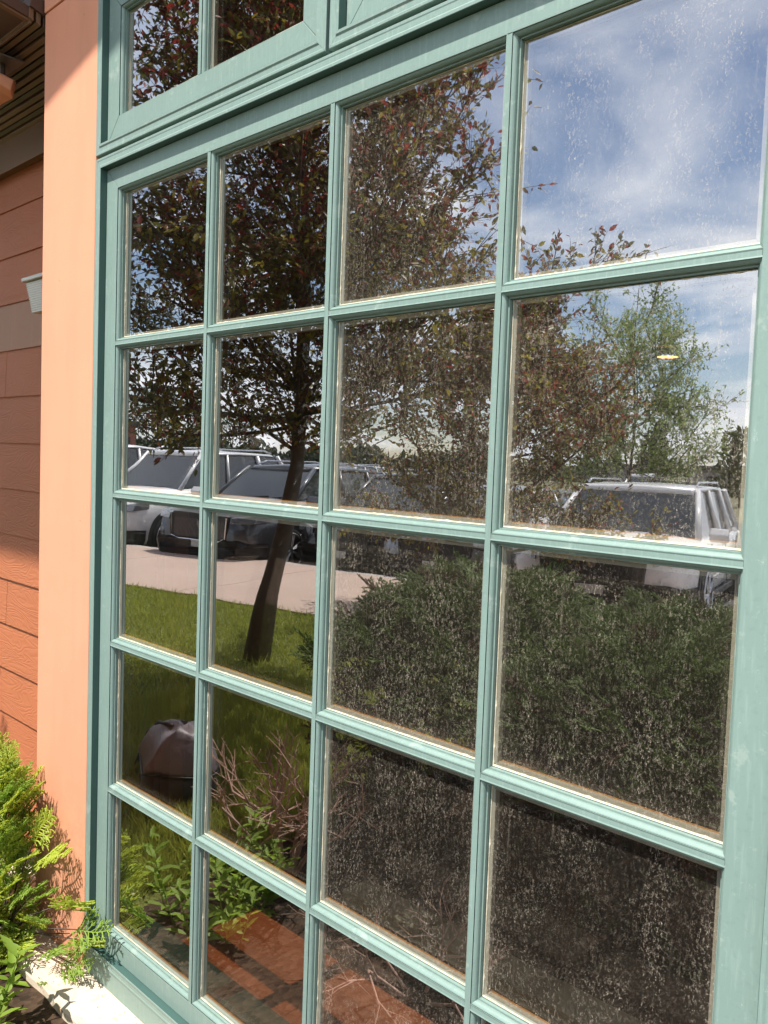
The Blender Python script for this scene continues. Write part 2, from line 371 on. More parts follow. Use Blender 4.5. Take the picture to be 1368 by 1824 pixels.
def npmesh(name, v, f, mats, mi=None, smooth=False):
    v = np.asarray(v, np.float32).reshape(-1, 3); f = np.asarray(f, np.int32); k = f.shape[1]
    me = bpy.data.meshes.new(name); me.vertices.add(len(v)); me.vertices.foreach_set('co', v.ravel())
    me.loops.add(f.size); me.loops.foreach_set('vertex_index', f.ravel())
    me.polygons.add(len(f)); me.polygons.foreach_set('loop_start', np.arange(0, f.size, k, dtype=np.int32))
    for mm in (mats if isinstance(mats, list) else [mats]): me.materials.append(mm)
    if mi is not None: me.polygons.foreach_set('material_index', np.asarray(mi, np.int32))
    if smooth: me.polygons.foreach_set('use_smooth', np.ones(len(f), bool))
    me.update(); me.validate(); return me

def frames(d, roll):
    """rotation matrices whose x axis is d, rolled about it"""
    d = d/np.linalg.norm(d, axis=1, keepdims=True)
    up = np.tile(np.array([0., 0, 1]), (len(d), 1)); up[np.abs(d[:, 2]) > .95] = (1, 0, 0)
    a = np.cross(up, d); a /= np.linalg.norm(a, axis=1, keepdims=True); b = np.cross(d, a)
    c, s = np.cos(roll)[:, None], np.sin(roll)[:, None]
    return np.stack([d, a*c+b*s, -a*s+b*c], 2)
def scatter(tv, tf, pos, d, roll, size):
    """copies of template (tv, tf) at pos, x axis along d"""
    Rm = frames(d, roll); v = np.einsum('nij,kj->nki', Rm, tv)*size[:, None, None] + pos[:, None, :]
    f = tf[None] + (np.arange(len(pos))*len(tv))[:, None, None]
    return v.reshape(-1, 3), f.reshape(-1, tf.shape[1])

LEAF_V = np.array([(0,0,0), (.28,.2,.03), (.28,-.2,.03), (.62,.2,.0), (.62,-.2,.0), (1,0,-.12), (.3,0,-.045), (.63,0,-.075)])
LEAF_F = np.array([(0,1,6), (0,6,2), (1,3,7), (1,7,6), (6,7,4), (6,4,2), (3,5,7), (7,5,4)])

# ------------------------------------------------------------------ ground
def sheet(name, pts, z, mat, **k):
    b = B(); b.add([(x, y, z) for x, y in pts], [tuple(range(len(pts)))]); o = b.obj(name, mat); return tag(o, kind='structure', **k)
cdir = np.array([.97, -.24]); cdir /= np.linalg.norm(cdir); cn = np.array([.24, .97]); cn /= np.linalg.norm(cn)
P0 = np.array([-8.95, -7.4])           # a point where front wheels stand
def lot(s, t): return P0 + cdir*s + cn*t
# far ground, and the lot 0.25 m lower than the lawn
sheet('far_field', [(-900, -900), (900, -900), (900, 900), (-900, 900)], -0.30, M['field'])
sheet('parking_lot', [tuple(lot(-60, 0.95)), tuple(lot(60, 0.95)), tuple(lot(60, -26)), tuple(lot(-60, -26))][::-1], -0.25, M['asphalt'])
b = B()
for s0 in np.arange(-9.5-1.3-7.8, 20, 2.6):
    a, c = lot(s0-.05, .6), lot(s0+.05, .6); d, e = lot(s0+.05, -4.8), lot(s0-.05, -4.8)
    b.add([(q[0], q[1], -.246) for q in (a, e, d, c)], [(0, 1, 2, 3)])
tag(b.obj('parking_line_paint', M['line']), kind='structure')
# lawn (raised), curb and concrete walk
b = B(); L0 = [lot(-60, 1.1), lot(60, 1.1)]
b.add([(L0[0][0], L0[0][1], 0), (L0[1][0], L0[1][1], 0), (60, 0.6, 0), (-60, 12, 0), (-60, 8, 0)], [(0, 1, 2, 3, 4)])
tag(b.obj('lawn_ground', M['lawn']), kind='structure')
walk = empty('walkway', kind='structure')
k = 0
for s0 in np.arange(-22, 24, 2.4):
    q = [lot(s0, 1.25), lot(s0+2.385, 1.25), lot(s0+2.385, 4.1), lot(s0, 4.1)]
    b = B(); b.add([(x, y, -.08) for x, y in q]+[(x, y, .018) for x, y in q], [(4,5,6,7), (0,1,5,4), (1,2,6,5), (2,3,7,6), (3,0,4,7)])
    b.obj('concrete_slab', M['walk'], walk, bevel=0.006)
curb = empty('curb', kind='structure')
for s0 in np.arange(-30, 24, 3.0):
    q = [lot(s0, .95), lot(s0+2.99, .95), lot(s0+2.99, 1.24), lot(s0, 1.24)]
    b = B(); b.add([(x, y, -.29) for x, y in q]+[(x, y, .012 + (-.012 if i < 2 else 0)) for i, (x, y) in enumerate(q)], [(4,5,6,7), (0,1,5,4), (1,2,6,5), (2,3,7,6), (3,0,4,7)])
    b.obj('curb_stone', M['curb'], curb, bevel=0.02)
sheet('planting_bed_soil', [(-.42, -.9), (-.75, -2.3), (3.6, -2.5), (3.6, 0.02), (-0.44, 0.02), (-0.46, .25), (-5, .25), (-5, -.24), (-.34, -.22)], 0.006, M['mulch'])

# gravel strip by the siding, individually shaped pebbles in one mass
def pebbles(name, n, xr, yr, z, mats, smin, smax):
    ico = np.array([(1,0,0),(-1,0,0),(0,1,0),(0,-1,0),(0,0,1),(0,0,-1),(.6,.6,.5),(-.6,.6,.5),(.6,-.6,.5),(-.6,-.6,.5)])
    fc = np.array([(4,6,8),(4,7,6),(4,9,7),(4,8,9),(0,8,6),(2,6,7),(1,7,9),(3,9,8),(0,6,2),(2,7,1),(1,9,3),(3,8,0),(0,2,5),(2,1,5),(1,3,5),(3,0,5)])
    pos = np.stack([rng.uniform(*xr, n), rng.uniform(*yr, n), z + rng.uniform(0, .006, n)], 1)
    a = rng.uniform(0, 2*pi, n); sc_ = rng.uniform(smin, smax, (n, 3))*np.array([1, .8, .6])
    v = ico[None]*(1+rng.normal(0, .12, (n, len(ico), 1)))*sc_[:, None]
    ca, sa = np.cos(a)[:, None], np.sin(a)[:, None]
    v = np.stack([v[..., 0]*ca-v[..., 1]*sa, v[..., 0]*sa+v[..., 1]*ca, v[..., 2]], 2) + pos[:, None]
    f = fc[None] + (np.arange(n)*len(ico))[:, None, None]
    mi = np.repeat(rng.integers(0, len(mats), n), len(fc))
    return tag(put(name, npmesh(name, v, f.reshape(-1, 3), mats, mi, True)), kind='stuff', label='mixed pebbles and gravel lying below the brown siding', category='gravel')
pebbles('gravel', 5200, (-2.6, -.43), (-.30, .25), .012, [M['pebA'], M['pebB'], M['pebC'], M['pebA']], .008, .019)

# ------------------------------------------------------------------ building
# shell round the window: simple hidden wall above and to the right, parts of one wall
GY = 0.052*HS            # y of outer glass surface
wall = empty('window_wall', (0, 0, 0), label='peach trim board wall framing the green windows', category='wall')
def trim_board(x0, x1, z0, z1, y=-0.019, lab=None):
    b = B(); b.box(x0, x1, y, .06, z0, z1); o = b.obj('trim_board', M['peach'], wall, bevel=0.0025)
    if lab: o['label'] = lab
    return o
XL = -0.205*HS - .0015      # outer edge of the casing
trim_board(-1.005*HS, XL, Z(-5.36), Z(1.395))
trim_board(-1.008*HS, XL+.0, Z(1.405), Z(4.5), -.0215, 'upper trim board lapping the joint')
b = B(); b.box(-1.0*HS, -1.0*HS+.03, .061, .30, Z(-5.4), Z(4.5)); b.obj('side_return', M['peach'], wall)
trim_board(4.39*HS, 6.5*HS, Z(-5.36), Z(4.5))
trim_board(XL, 4.39*HS, Z(1.56), Z(4.5), -.018)
# small nail dents in the trim
for (x, z) in [(-.62, -1.02), (-.42, -.83), (-.72, -.52), (-.27, -2.1), (-.35, -2.2), (-.93, -1.95), (-.5, .32), (-.4, 1.2), (-.85, -.3), (-.6, -3.3)]:
    b = B(); n = 8; r = .0016
    b.add([(r*cos(2*pi*i/n), -.0006, r*1.6*sin(2*pi*i/n)) for i in range(n)]+[(0, .0002, 0)], [(i, (i+1) % n, n) for i in range(n)])
    b.obj('nail_head', M['pebA' if random.random() < .5 else 'tan'], wall, loc=(x*HS, -.0192, Z(z)))

# window frames -----------------------------------------------------
def sweep_rect(x0, x1, z0, z1, prof, mat, name, parent, gap=0.0004, sides='LRTB', smooth=False, bevel=0.0):
    """four mitred pieces round a rectangle; prof = [(outward offset, y)]"""
    P = {}
    for (o, y) in prof:
        P.setdefault('BL', []).append((x0-o, y, z0-o)); P.setdefault('BR', []).append((x1+o, y, z0-o))
        P.setdefault('TL', []).append((x0-o, y, z1+o)); P.setdefault('TR', []).append((x1+o, y, z1+o))
    res = []
    for sd, (a, c, ax) in {'L': ('BL', 'TL', 2), 'R': ('BR', 'TR', 2), 'T': ('TL', 'TR', 0), 'B': ('BL', 'BR', 0)}.items():
        if sd not in sides: continue
        A = [list(p) for p in P[a]]; Cc = [list(p) for p in P[c]]
        for p in A: p[ax] += gap
        for p in Cc: p[ax] -= gap
        b = B(); b.loft([A, Cc]); res.append(b.obj(name, mat, parent, smooth=False, bevel=bevel))
    return res

hf = .0145*HS                                 # half face of a muntin
BEAD = [(0, 0), (0, .006), (.004, .0075), (.0095, .0115), (.0135, .017), (.0152, .024), (.0152, .031),
        (.0225, .031), (.0225, .034), (.0225, .053)]
def bead_prof():
    # from the strip edge inwards to the glass (negative = into the opening)
    pr = [(-a*HS, y*HS) for a, y in BEAD]
    return pr + [(.006*HS, .053*HS), (.006*HS, .002*HS)]
def window(name, label, xo0, xo1, zo0, zo1, cols, rows, sash, dusty, zface=0.0, pane_tilt=None):
    """xo.. = inner edges of the sash face"""
    w = empty(name, ((xo0+xo1)/2*HS, 0, Z(zo0)), label=label, category='window')
    inv = Matrix.Translation(-w.location)
    pw = (xo1-xo0)/cols; ph = (zo1-zo0)/rows
    made = []
    # casing
    cas = [(.0015, .034), (.0015, -.0465), (.003, -.048), (.016, -.048), (.020, -.045), (.024, -.042), (.050, -.042), (.055, -.044), (.066, -.044), (.0695, -.041), (.0695, .034)]
    sx0, sx1, sz0, sz1 = (xo0-sash[0])*HS, (xo1+sash[1])*HS, Z(zo0-sash[3]), Z(zo1+sash[2])
    made += sweep_rect(sx0, sx1, sz0, sz1, [(a*HS, y*HS) for a, y in cas], M['green'], 'casing', w, .0003)
    made += sweep_rect(sx0, sx1, sz0, sz1, [(0, .004), (0, -.0455*HS), (.0014*HS, -.0455*HS), (.0014*HS, .004)], M['reveal'], 'reveal', w)
    # sash rails and stiles: rectangles with own widths, mitred
    x0, x1, z0, z1 = xo0*HS, xo1*HS, Z(zo0), Z(zo1); g = .0006
    def pr(poly, nm):
        b = B(); n = len(poly)
        b.add([(x, 0, z) for x, z in poly]+[(x, .024, z) for x, z in poly], [tuple(range(n))]+[tuple(range(2*n-1, n-1, -1))]+[(i, i+n, (i+1) % n+n, (i+1) % n) for i in range(n)])
        made.append(b.obj(nm, M['green'], w, bevel=.0009))
    ex = .0012
    pr([(sx0+ex, sz0+ex+g), (x0, z0+g), (x0, z1-g), (sx0+ex, sz1-ex-g)], 'stile')
    pr([(sx1-ex, sz0+ex+g), (x1, z0+g), (x1, z1-g), (sx1-ex, sz1-ex-g)], 'stile')
    pr([(sx0+ex+g, sz1-ex), (x0+g, z1), (x1-g, z1), (sx1-ex-g, sz1-ex)], 'rail')
    pr([(sx0+ex+g, sz0+ex), (x0+g, z0), (x1-g, z0), (sx1-ex-g, sz0+ex)], 'rail')
    # muntins
    for i in range(1, cols):
        x = (xo0+pw*i)*HS; b = B(); b.box(x-hf, x+hf, 0.0004, .009, z0+.0008, z1-.0008); made.append(b.obj('muntin', M['green'], w, bevel=.0005))
    for j in range(1, rows):
        z = Z(zo0+ph*j)
        for i in range(cols):
            xa = (xo0+pw*i)*HS + (hf if i else 0)+.0003; xb = (xo0+pw*(i+1))*HS - (hf if i < cols-1 else 0)-.0003
            b = B(); b.box(xa, xb, .0008, .009, z-hf, z+hf); made.append(b.obj('muntin', M['green'], w, bevel=.0005))
    bp = bead_prof()
    for i in range(cols):
        for j in range(rows):
            a0 = (xo0+pw*i)*HS + (hf if i else 0); a1 = (xo0+pw*(i+1))*HS - (hf if i < cols-1 else 0)
            c0 = Z(zo0+ph*j) + (hf if j else 0); c1 = Z(zo0+ph*(j+1)) - (hf if j < rows-1 else 0)
            made += sweep_rect(a0, a1, c0, c1, bp, M['green2'], 'glazing_bead', w, .0002)
            q = .0225*HS
            # groove line and uneven sealant next to the glass
            made += sweep_rect(a0+q, a1-q, c0+q, c1-q, [(.0002, GY-.0022), (-.0010, GY-.0016), (-.0014, GY-.0002), (.0002, GY-.0002)], M['gasket'], 'gasket', w)
            for sd in range(4):
                L = (c1-c0-2*q) if sd < 2 else (a1-a0-2*q); ns = 44; secs = []
                wv = np.convolve(rng.normal(0, 1, ns+8), np.ones(5)/5, 'same')[4:-4]*.0006 + np.where(rng.random(ns) < .07, .0012, 0)
                base_w = (.0008, .0003, .0004, .0022)[sd] if True else 0
                for s_ in range(ns):
                    t_ = s_/(ns-1)*L; e = .0014 + max(.0002, base_w + wv[s_])
                    yy = [(0, GY-.0016), (e, GY-.0003), (e, GY+.001), (0, GY+.001)]
                    if sd == 0: secs.append([(a0+q+o, y, c0+q+t_) for o, y in yy])
                    elif sd == 1: secs.append([(a1-q-o, y, c0+q+t_) for o, y in yy])
                    elif sd == 2: secs.append([(a0+q+t_, y, c1-q-o) for o, y in yy])
                    else: secs.append([(a0+q+t_, y, c0+q+o) for o, y in yy])
                b = B(); b.loft(secs); made.append(b.obj('sealant', M['sealant'], w))
            # outer pane, spacer bar behind it, inner pane (the two not quite parallel)
            tl = (pane_tilt or {}).get((i, j), (0, 0))
            cx_, cz_ = (a0+a1)/2, (c0+c1)/2; wx, hz = (a1-a0)/2-.0075, (c1-c0)/2-.0075
            b = B(); b.add([(-wx, 0, -hz), (wx, 0, -hz), (wx, 0, hz), (-wx, 0, hz)], [(0, 1, 2, 3)])
            gm = M['glass_dusty'] if dusty(i, j) else M['glass_clean']
            o = b.obj('glass_pane', gm, w, loc=(cx_, GY+.0004, cz_)); made.append(o)
            o.rotation_euler = (radians(tl[0]+rng.normal(0, .10)), 0, radians(tl[1]+rng.normal(0, .12)))
            b = B(); b.add([(-wx, 0, -hz), (wx, 0, -hz), (wx, 0, hz), (-wx, 0, hz)], [(0, 1, 2, 3)])
            o = b.obj('inner_pane', M['glass_in'], w, loc=(cx_, GY+.0145, cz_)); made.append(o)
            o.rotation_euler = (radians(tl[0]+rng.normal(0.05, .10)), 0, radians(tl[1]+0.42+rng.normal(0, .12)))
            made += sweep_rect(a0+q+.001, a1-q-.001, c0+q+.001, c1-q-.001, [(0, GY+.0015), (-.0085, GY+.0015), (-.0085, GY+.0125), (0, GY+.0125)], M['spacer'], 'spacer_bar', w)
            made += sweep_rect(a0+q+.001, a1-q-.001, c0+q+.001, c1-q-.001, [(-.0086, GY+.0100), (-.0102, GY+.0102), (-.0102, GY+.0128), (-.0086, GY+.0128)], M['rust'], 'sealant_line', w, sides='B')
    for o in made:
        o.location = Vector(o.location) - w.location
    return w
main = window('grid_window', 'large four by five grid window with sage green frame', .010, 4.175, -4.995, -.004, 4, 5, (.145, .15, .140, .135),
              lambda i, j: i >= 2)
t1 = window('transom_window', 'green framed transom window above the left half of the grid window', .010, 1.852, .452, 1.14, 2, 1, (.150, .152, .15, .155),
            lambda i, j: False, pane_tilt={(0, 0): (0.0, .6), (1, 0): (0.0, .9)})
t2 = window('transom_window', 'green framed transom window at the top edge, right of the dark joint', 2.318, 4.165, .452, 1.14, 2, 1, (.150, .152, .15, .155),
            lambda i, j: True)
t1['group'] = t2['group'] = 'transom windows above the grid window'
# timber framing behind the casings (part of the wall)
b = B()
b.box(-.17*HS, -.02, .025, .15, Z(-5.2), Z(1.5)); b.box(4.20*HS, 4.40*HS, .025, .15, Z(-5.2), Z(1.5))
b.box(-.17*HS, 4.4*HS, .026, .15, Z(.02), Z(.43)); b.box(-.17*HS, 4.4*HS, .026, .15, Z(1.2), Z(1.6)); b.box(1.88*HS, 2.29*HS, .0265, .15, Z(.43), Z(1.2))
b.box(-.17*HS, 4.4*HS, .026, .15, Z(-5.3), Z(-5.03)); b.obj('wall_framing', M['gasket'], wall)

# ledge under the window: two cut stones and a long one
led = empty('stone_ledge', (0, 0, 0), label='cream pitted limestone ledge under the window', category='ledge')
for (x0, x1, z1) in [(-1.02, -.445, .058), (-.44, 1.35, .046), (1.355, 3.2, .046)]:
    b = B(); n = 26; secs = []
    for i in range(n+1):
        x = x0+(x1-x0)*i/n; j = rng.normal(0, .003, 2)
        secs.append([(x, .02, -.05), (x, -.135+j[0], -.05), (x, -.133+j[0], z1-.02), (x, -.122+j[1], z1), (x, .02, z1)])
    b.loft(secs); b.obj('ledge_stone', M['stone'], led, smooth=False)
b = B(); b.box(-1.03, 3.2, .021, .12, -.05, Z(-5.31)); b.obj('ledge_base', M['stone'], led)
b = B(); b.box(XL+.002, 4.4*HS, -.0155, .02, .0465, Z(-5.205)); b.obj('sill_flashing', M['green2'], led)

# recessed siding wall
SY = 0.26
sw = empty('siding_wall', (-2.2, SY, 0), label='brown wood grained lap siding wall behind the peach trim', category='wall')
stp = .444*HS; zb = Z(-.785) - 9*stp
for r in range(-1, 14):
    z0 = zb + r*stp
    if r in (9,): z1 = z0+stp; mat = M['tan']
    else: z1 = z0+stp; mat = M['siding']
    xs = [-4.6]; x = -4.6 + (.9 if r % 2 else 1.9)
    while x < -.5: xs.append(x); x += 3.66
    if r == 8: xs = [-4.6, -1.372]
    if r == 2: xs = [-4.6, -1.50]
    if r == 3: xs = [-4.6, -1.345]
    xs.append(-.43)
    for a, c in zip(xs[:-1], xs[1:]):
        b = B(); a2 = a+.0015-(-2.2); c2 = c-.0015-(-2.2)
        b.add([(a2, -.0105, z0), (a2, -.0035, z1), (a2, .0, z1+.02), (a2, .0, z0), (c2, -.0105, z0), (c2, -.0035, z1), (c2, .0, z1+.02), (c2, .0, z0)],
              [(0, 4, 5, 1), (1, 5, 6, 2), (0, 3, 7, 4), (0, 1, 2, 3), (4, 7, 6, 5), (3, 2, 6, 7)])
        b.obj('siding_board' if mat is M['siding'] else 'smooth_board', mat, sw, bevel=.001)
b = B(); b.box(-2.6, 1.77, .001, .12, -.1, 4.2); b.obj('backing', M['room'], sw)

# porch over the recessed wall
por = empty('porch_roof', (-1.5, 0, Z(1.2)), label='dark brown slatted porch ceiling beside the peach trim', category='porch roof')
def rel(o, e): o.location = Vector(o.location) - e.location; return o
b = B(); b.box(-5, -.44, SY-.05, SY-.011, Z(.865), Z(1.155)); rel(b.obj('beam', M['beam'], por, bevel=.003), por)
b = B(); b.box(-5, -.44, SY-.056, SY-.0505, Z(.842), Z(.874)); rel(b.obj('beam_trim', M['beam'], por, bevel=.001), por)
# slats: run nearly along the wall, climbing from the wall outwards
for i in range(15):
    f = i/14; y = .25 - f*.30; z = Z(1.13) + f*(Z(1.38)-Z(1.13))
    h_ = .0085 if i % 3 else .005
    b = B()
    xa, xb = -5.0, -.44
    dyx = .13; 
    sec = lambda x: [(x, y-dyx*(x+.44)*0-.009, z-h_), (x, y+.004, z-h_-.007), (x, y+.004, z+.03), (x, y-.009, z+.03)]
    b.loft([sec(xa), sec(xb)]); rel(b.obj('slat', M['soffit_l'] if i % 3 else M['soffit'], por, bevel=.001), por)
b = B(); b.loft([[(x, .26, Z(1.19)), (x, -.06, Z(1.43)), (x, -.06, Z(1.5)), (x, .26, Z(1.5))] for x in (-5, -.43)]); rel(b.obj('soffit_backing', M['soffit'], por), por)
# smooth metal soffit panels with folded seams towards the outer edge
for i in range(9):
    x0 = -5 + i*.507; b = B()
    b.loft([[(x, -.05, Z(1.36)), (x, -.16, Z(1.41)), (x, -.16, Z(1.49)), (x, -.05, Z(1.44))] for x in (x0, x0+.497)]); rel(b.obj('soffit_panel', M['soffit'], por, bevel=.003), por)
    b = B(); b.loft([[(x, -.05, Z(1.345)), (x, -.16, Z(1.395)), (x, -.16, Z(1.43)), (x, -.05, Z(1.38))] for x in (x0+.47, x0+.49)]); rel(b.obj('soffit_seam', M['soffit_l'], por, bevel=.002), por)
b = B(); b.box(-5, -.45, -.055, -.048, Z(1.33), Z(1.40)); rel(b.obj('soffit_edge', M['soffit_l'], por, bevel=.001), por)
# outer fascia of an unseen canopy, added high up to shade the siding
ZF = Z(-2.62) + math.tan(SUN_EL)/cos(SUN_AZ)*(2.1+.26)
b = B(); b.box(-7, -.56, -2.14, -2.10, ZF, ZF+.3); rel(b.obj('shade_fascia', M['beam'], por), por)
b = B(); b.box(-7, -.56, -2.10, .26, ZF+.10, ZF+.3); rel(b.obj('shade_deck', M['soffit'], por), por)  # unseen deck added to complete the canopy's shade

# gable eave above the windows; its slanted edge makes the slanted shadow
ev = empty('gable_eave', (1, 0, Z(4)), label='painted gable eave high above the windows', category='eave')
dy_e = 1.0; T = math.tan(SUN_EL)/cos(SUN_AZ)
def ze(xh): return Z(.76 + .25*(xh+1.0)) + T*(dy_e-.02)
b = B(); secs = []
for xh in (-1.9, 12.0):
    zz = ze(xh); secs.append([(xh*HS, -dy_e, zz), (xh*HS, -dy_e, zz+.18), (xh*HS, -.022, zz+.18), (xh*HS, -.022, zz+.06), (xh*HS, -dy_e+.03, zz+.06), (xh*HS, -dy_e+.03, zz)])
b.loft(secs); rel(b.obj('eave_board', M['peach'], ev), ev)

# box flood lamp under the porch, and ribbed wall lamp on the tan board
fl = empty('flood_lamp', (-.78, -.03, Z(1.16)), label='boxy tan flood lamp on a bracket under the porch ceiling', category='lamp')
b = B(); b.loft([[(-.16, -.05, -.035), (-.16, .04, -.05), (-.16, .05, .02), (-.16, -.03, .035)], [(.055, -.05, -.045), (.055, .04, -.06), (.055, .05, .0), (.055, -.03, .015)], [(.085, -.03, -.035), (.085, .02, -.045), (.085, .03, -.012), (.085, -.02, -.005)]])
b.obj('housing', M['peach'], fl, bevel=.004)
b = B(); b.tube([(.03, .0, .01), (.03, .0, .055)], [.022, .022], 12); b.obj('swivel', M['steel'], fl)
b = B(); b.loft([[(-.14, -.06, .052), (-.14, .06, .052), (-.14, .06, .057), (-.14, -.06, .057)], [(.12, -.03, .040), (.12, .05, .040), (.12, .05, .045), (.12, -.03, .045)]]); b.obj('bracket', M['steel'], fl)
wl_ = empty('wall_lamp', (-.835, SY-.02, 2.12), label='square cream ribbed wall lamp half hidden behind the peach trim', category='lamp')
b = B(); b.box(-.115, .115, -.13, .01, .052, .068); b.obj('lamp_cap', M['diffuser'], wl_, bevel=.003)
b = B(); b.loft([[(-.10, -.115, .05), (.10, -.115, .05), (.10, .0, .05), (-.10, .0, .05)], [(-.082, -.095, -.075), (.082, -.095, -.075), (.082, .0, -.075), (-.082, .0, -.075)]]); b.obj('lens', M['diffuser'], wl_, bevel=.004)
wl_.scale = (.86, .86, .86)
for i in range(14):
    z = .044 - i*.0088; f = (.05-z)/.125; b = B(); b.box(-.101+.018*f, .101-.018*f, -.1165+.02*f, -.112+.02*f, z-.002, z+.002); b.obj('lens_rib', M['diffuser'], wl_)

# ------------------------------------------------------------------ interior
inn = empty('room_shell', kind='structure')
b = B()
b.box(-9, -8.9, .16, 12, -.1, 3.3); b.box(6, 6.1, .16, 12, -.1, 3.3); b.box(-9, 6.1, 12, 12.1, -.1, 3.3); b.box(-9, 6.1, .155, 12.1, 3.07, 3.2); b.box(-9, 6.1, .155, 12.1, -.2, .068)
b.box(-9, -.425, .385, .40, -.1, 3.3); b.box(-.425, -.07, .152, .16, -.1, 3.3); b.box(-.425, -.418, .152, .40, -.1, 3.3); b.box(1.85, 6, .152, .16, -.1, 3.3); b.box(-.07, 1.85, .152, .159, Z(1.5), 3.3)
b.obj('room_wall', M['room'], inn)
b = B(); b.box(-8.8, 5.9, .50, 11.9, .069, .074); b.obj('floor_shade_sheet', M['bag_d'], inn)  # black sheet added to paint the floor's shaded part beyond the sunlit planks
fl_ = empty('interior_floor', kind='structure')
y = .158; i = 0
while y < .50:
    xs = sorted([-3.2, 3.6] + [rng.uniform(-3, 3) for _ in range(2)])
    for a, c in zip(xs[:-1], xs[1:]):
        b = B(); b.box(a+.0008, c-.0008, y, y+.0885, .07, .088); b.obj('floor_plank', M['plank'], fl_, bevel=.0012)
    y += .090
for k_, (x, y) in enumerate([(-3.19, 9.6), (-2.9, 5.44)]):
    d_ = empty('downlight', (x, y, 3.066), label=['lit orange ceiling downlight seen low in the right pane', 'lit orange ceiling downlight seen at the edge of the third muntin'][k_], category='ceiling light', group='ceiling downlights in the room')
    b = B(); n = 24; b.add([(.135*cos(2*pi*i/n), .135*sin(2*pi*i/n), -.004) for i in range(n)], [tuple(range(n))[::-1]]); b.obj('lens', M['lamp'], d_)
    b = B(); b.tube([(0, 0, -.012), (0, 0, .002)], [.165, .165], 24); ring = b.obj('trim_ring', M['spacer'], d_)
    ring.location = (0, 0, .012)
# padded bag set down outside, and a wooden post inside
bag = empty('backpack', (-1.20, -.95, .0), radians(25), label='dark mauve backpack set down on the lawn, mirrored in the left panes', category='bag')
def bagsec(z, rx, ry, ox): return [(ox + rx*np.sign(cos(a))*abs(cos(a))**.6*(1+.05*sin(5*a+z*9)), ry*np.sign(sin(a))*abs(sin(a))**.6*(1+.07*cos(4*a+z*14)), z+.02*sin(3*a)) for a in np.linspace(0, 2*pi, 33)[:-1]]
b = B(); b.loft([bagsec(*q) for q in [(0, .29, .20, 0), (.05, .31, .22, 0), (.12, .30, .22, 0), (.18, .285, .215, .0)]]); b.obj('bag_body', M['bag_d'], bag, smooth=True)  # black lower half: shade below the sunlit top put into the colour
b = B(); b.loft([bagsec(*q) for q in [(.18, .30, .228, 0), (.21, .302, .228, .0), (.27, .27, .20, .01), (.34, .24, .17, .04), (.385, .17, .13, .08), (.42, .13, .07, .12), (.43, .05, .03, .13)]]); b.obj('bag_lid', M['bag'], bag, smooth=True)
b = B(); q_ = bagsec(.185, .306, .232, 0); b.tube(q_+[q_[0]], [.006]*(len(q_)+1), 5, cap=False); b.obj('seam', M['bag_d'], bag, smooth=True)
for s_ in (-1, 1):
    b = B(); b.tube([(.1, .05*s_, .43), (-.10, .06+.05*s_, .39), (-.27, .10+.06*s_, .28), (-.34, .12+.07*s_, .14), (-.38, .14+.08*s_, .01)], [.012]*5, 6); b.obj('strap', M['bag_d'], bag, smooth=True)
bag.scale = (.80, .80, .76)
pst = B(); pst.box(-.665, -.60, .575, .64, .088, 1.35); tag(pst.obj('wooden_post', M['post'], bevel=.004), label='amber stained square wooden post inside behind the left panes', category='post')

# ------------------------------------------------------------------ plants
def tube_np(p0, p1, r0, r1, n=4):
    """many straight tapered tubes as arrays"""
    d = p1-p0; Rm = frames(d, np.zeros(len(d))); a = np.linspace(0, 2*pi, n+1)[:-1]
    ring = np.stack([np.zeros(n), np.cos(a), np.sin(a)], 1)
    v0 = p0[:, None]+np.einsum('nij,kj->nki', Rm, ring)*np.asarray(r0)[:, None, None]
    v1 = p1[:, None]+np.einsum('nij,kj->nki', Rm, ring)*np.asarray(r1)[:, None, None]
    v = np.concatenate([v0, v1], 1); i = np.arange(n); j = (i+1) % n
    f = np.stack([i, j, j+n, i+n], 1); f = f[None]+(np.arange(len(d))*2*n)[:, None, None]
    return v.reshape(-1, 3), f.reshape(-1, 4)

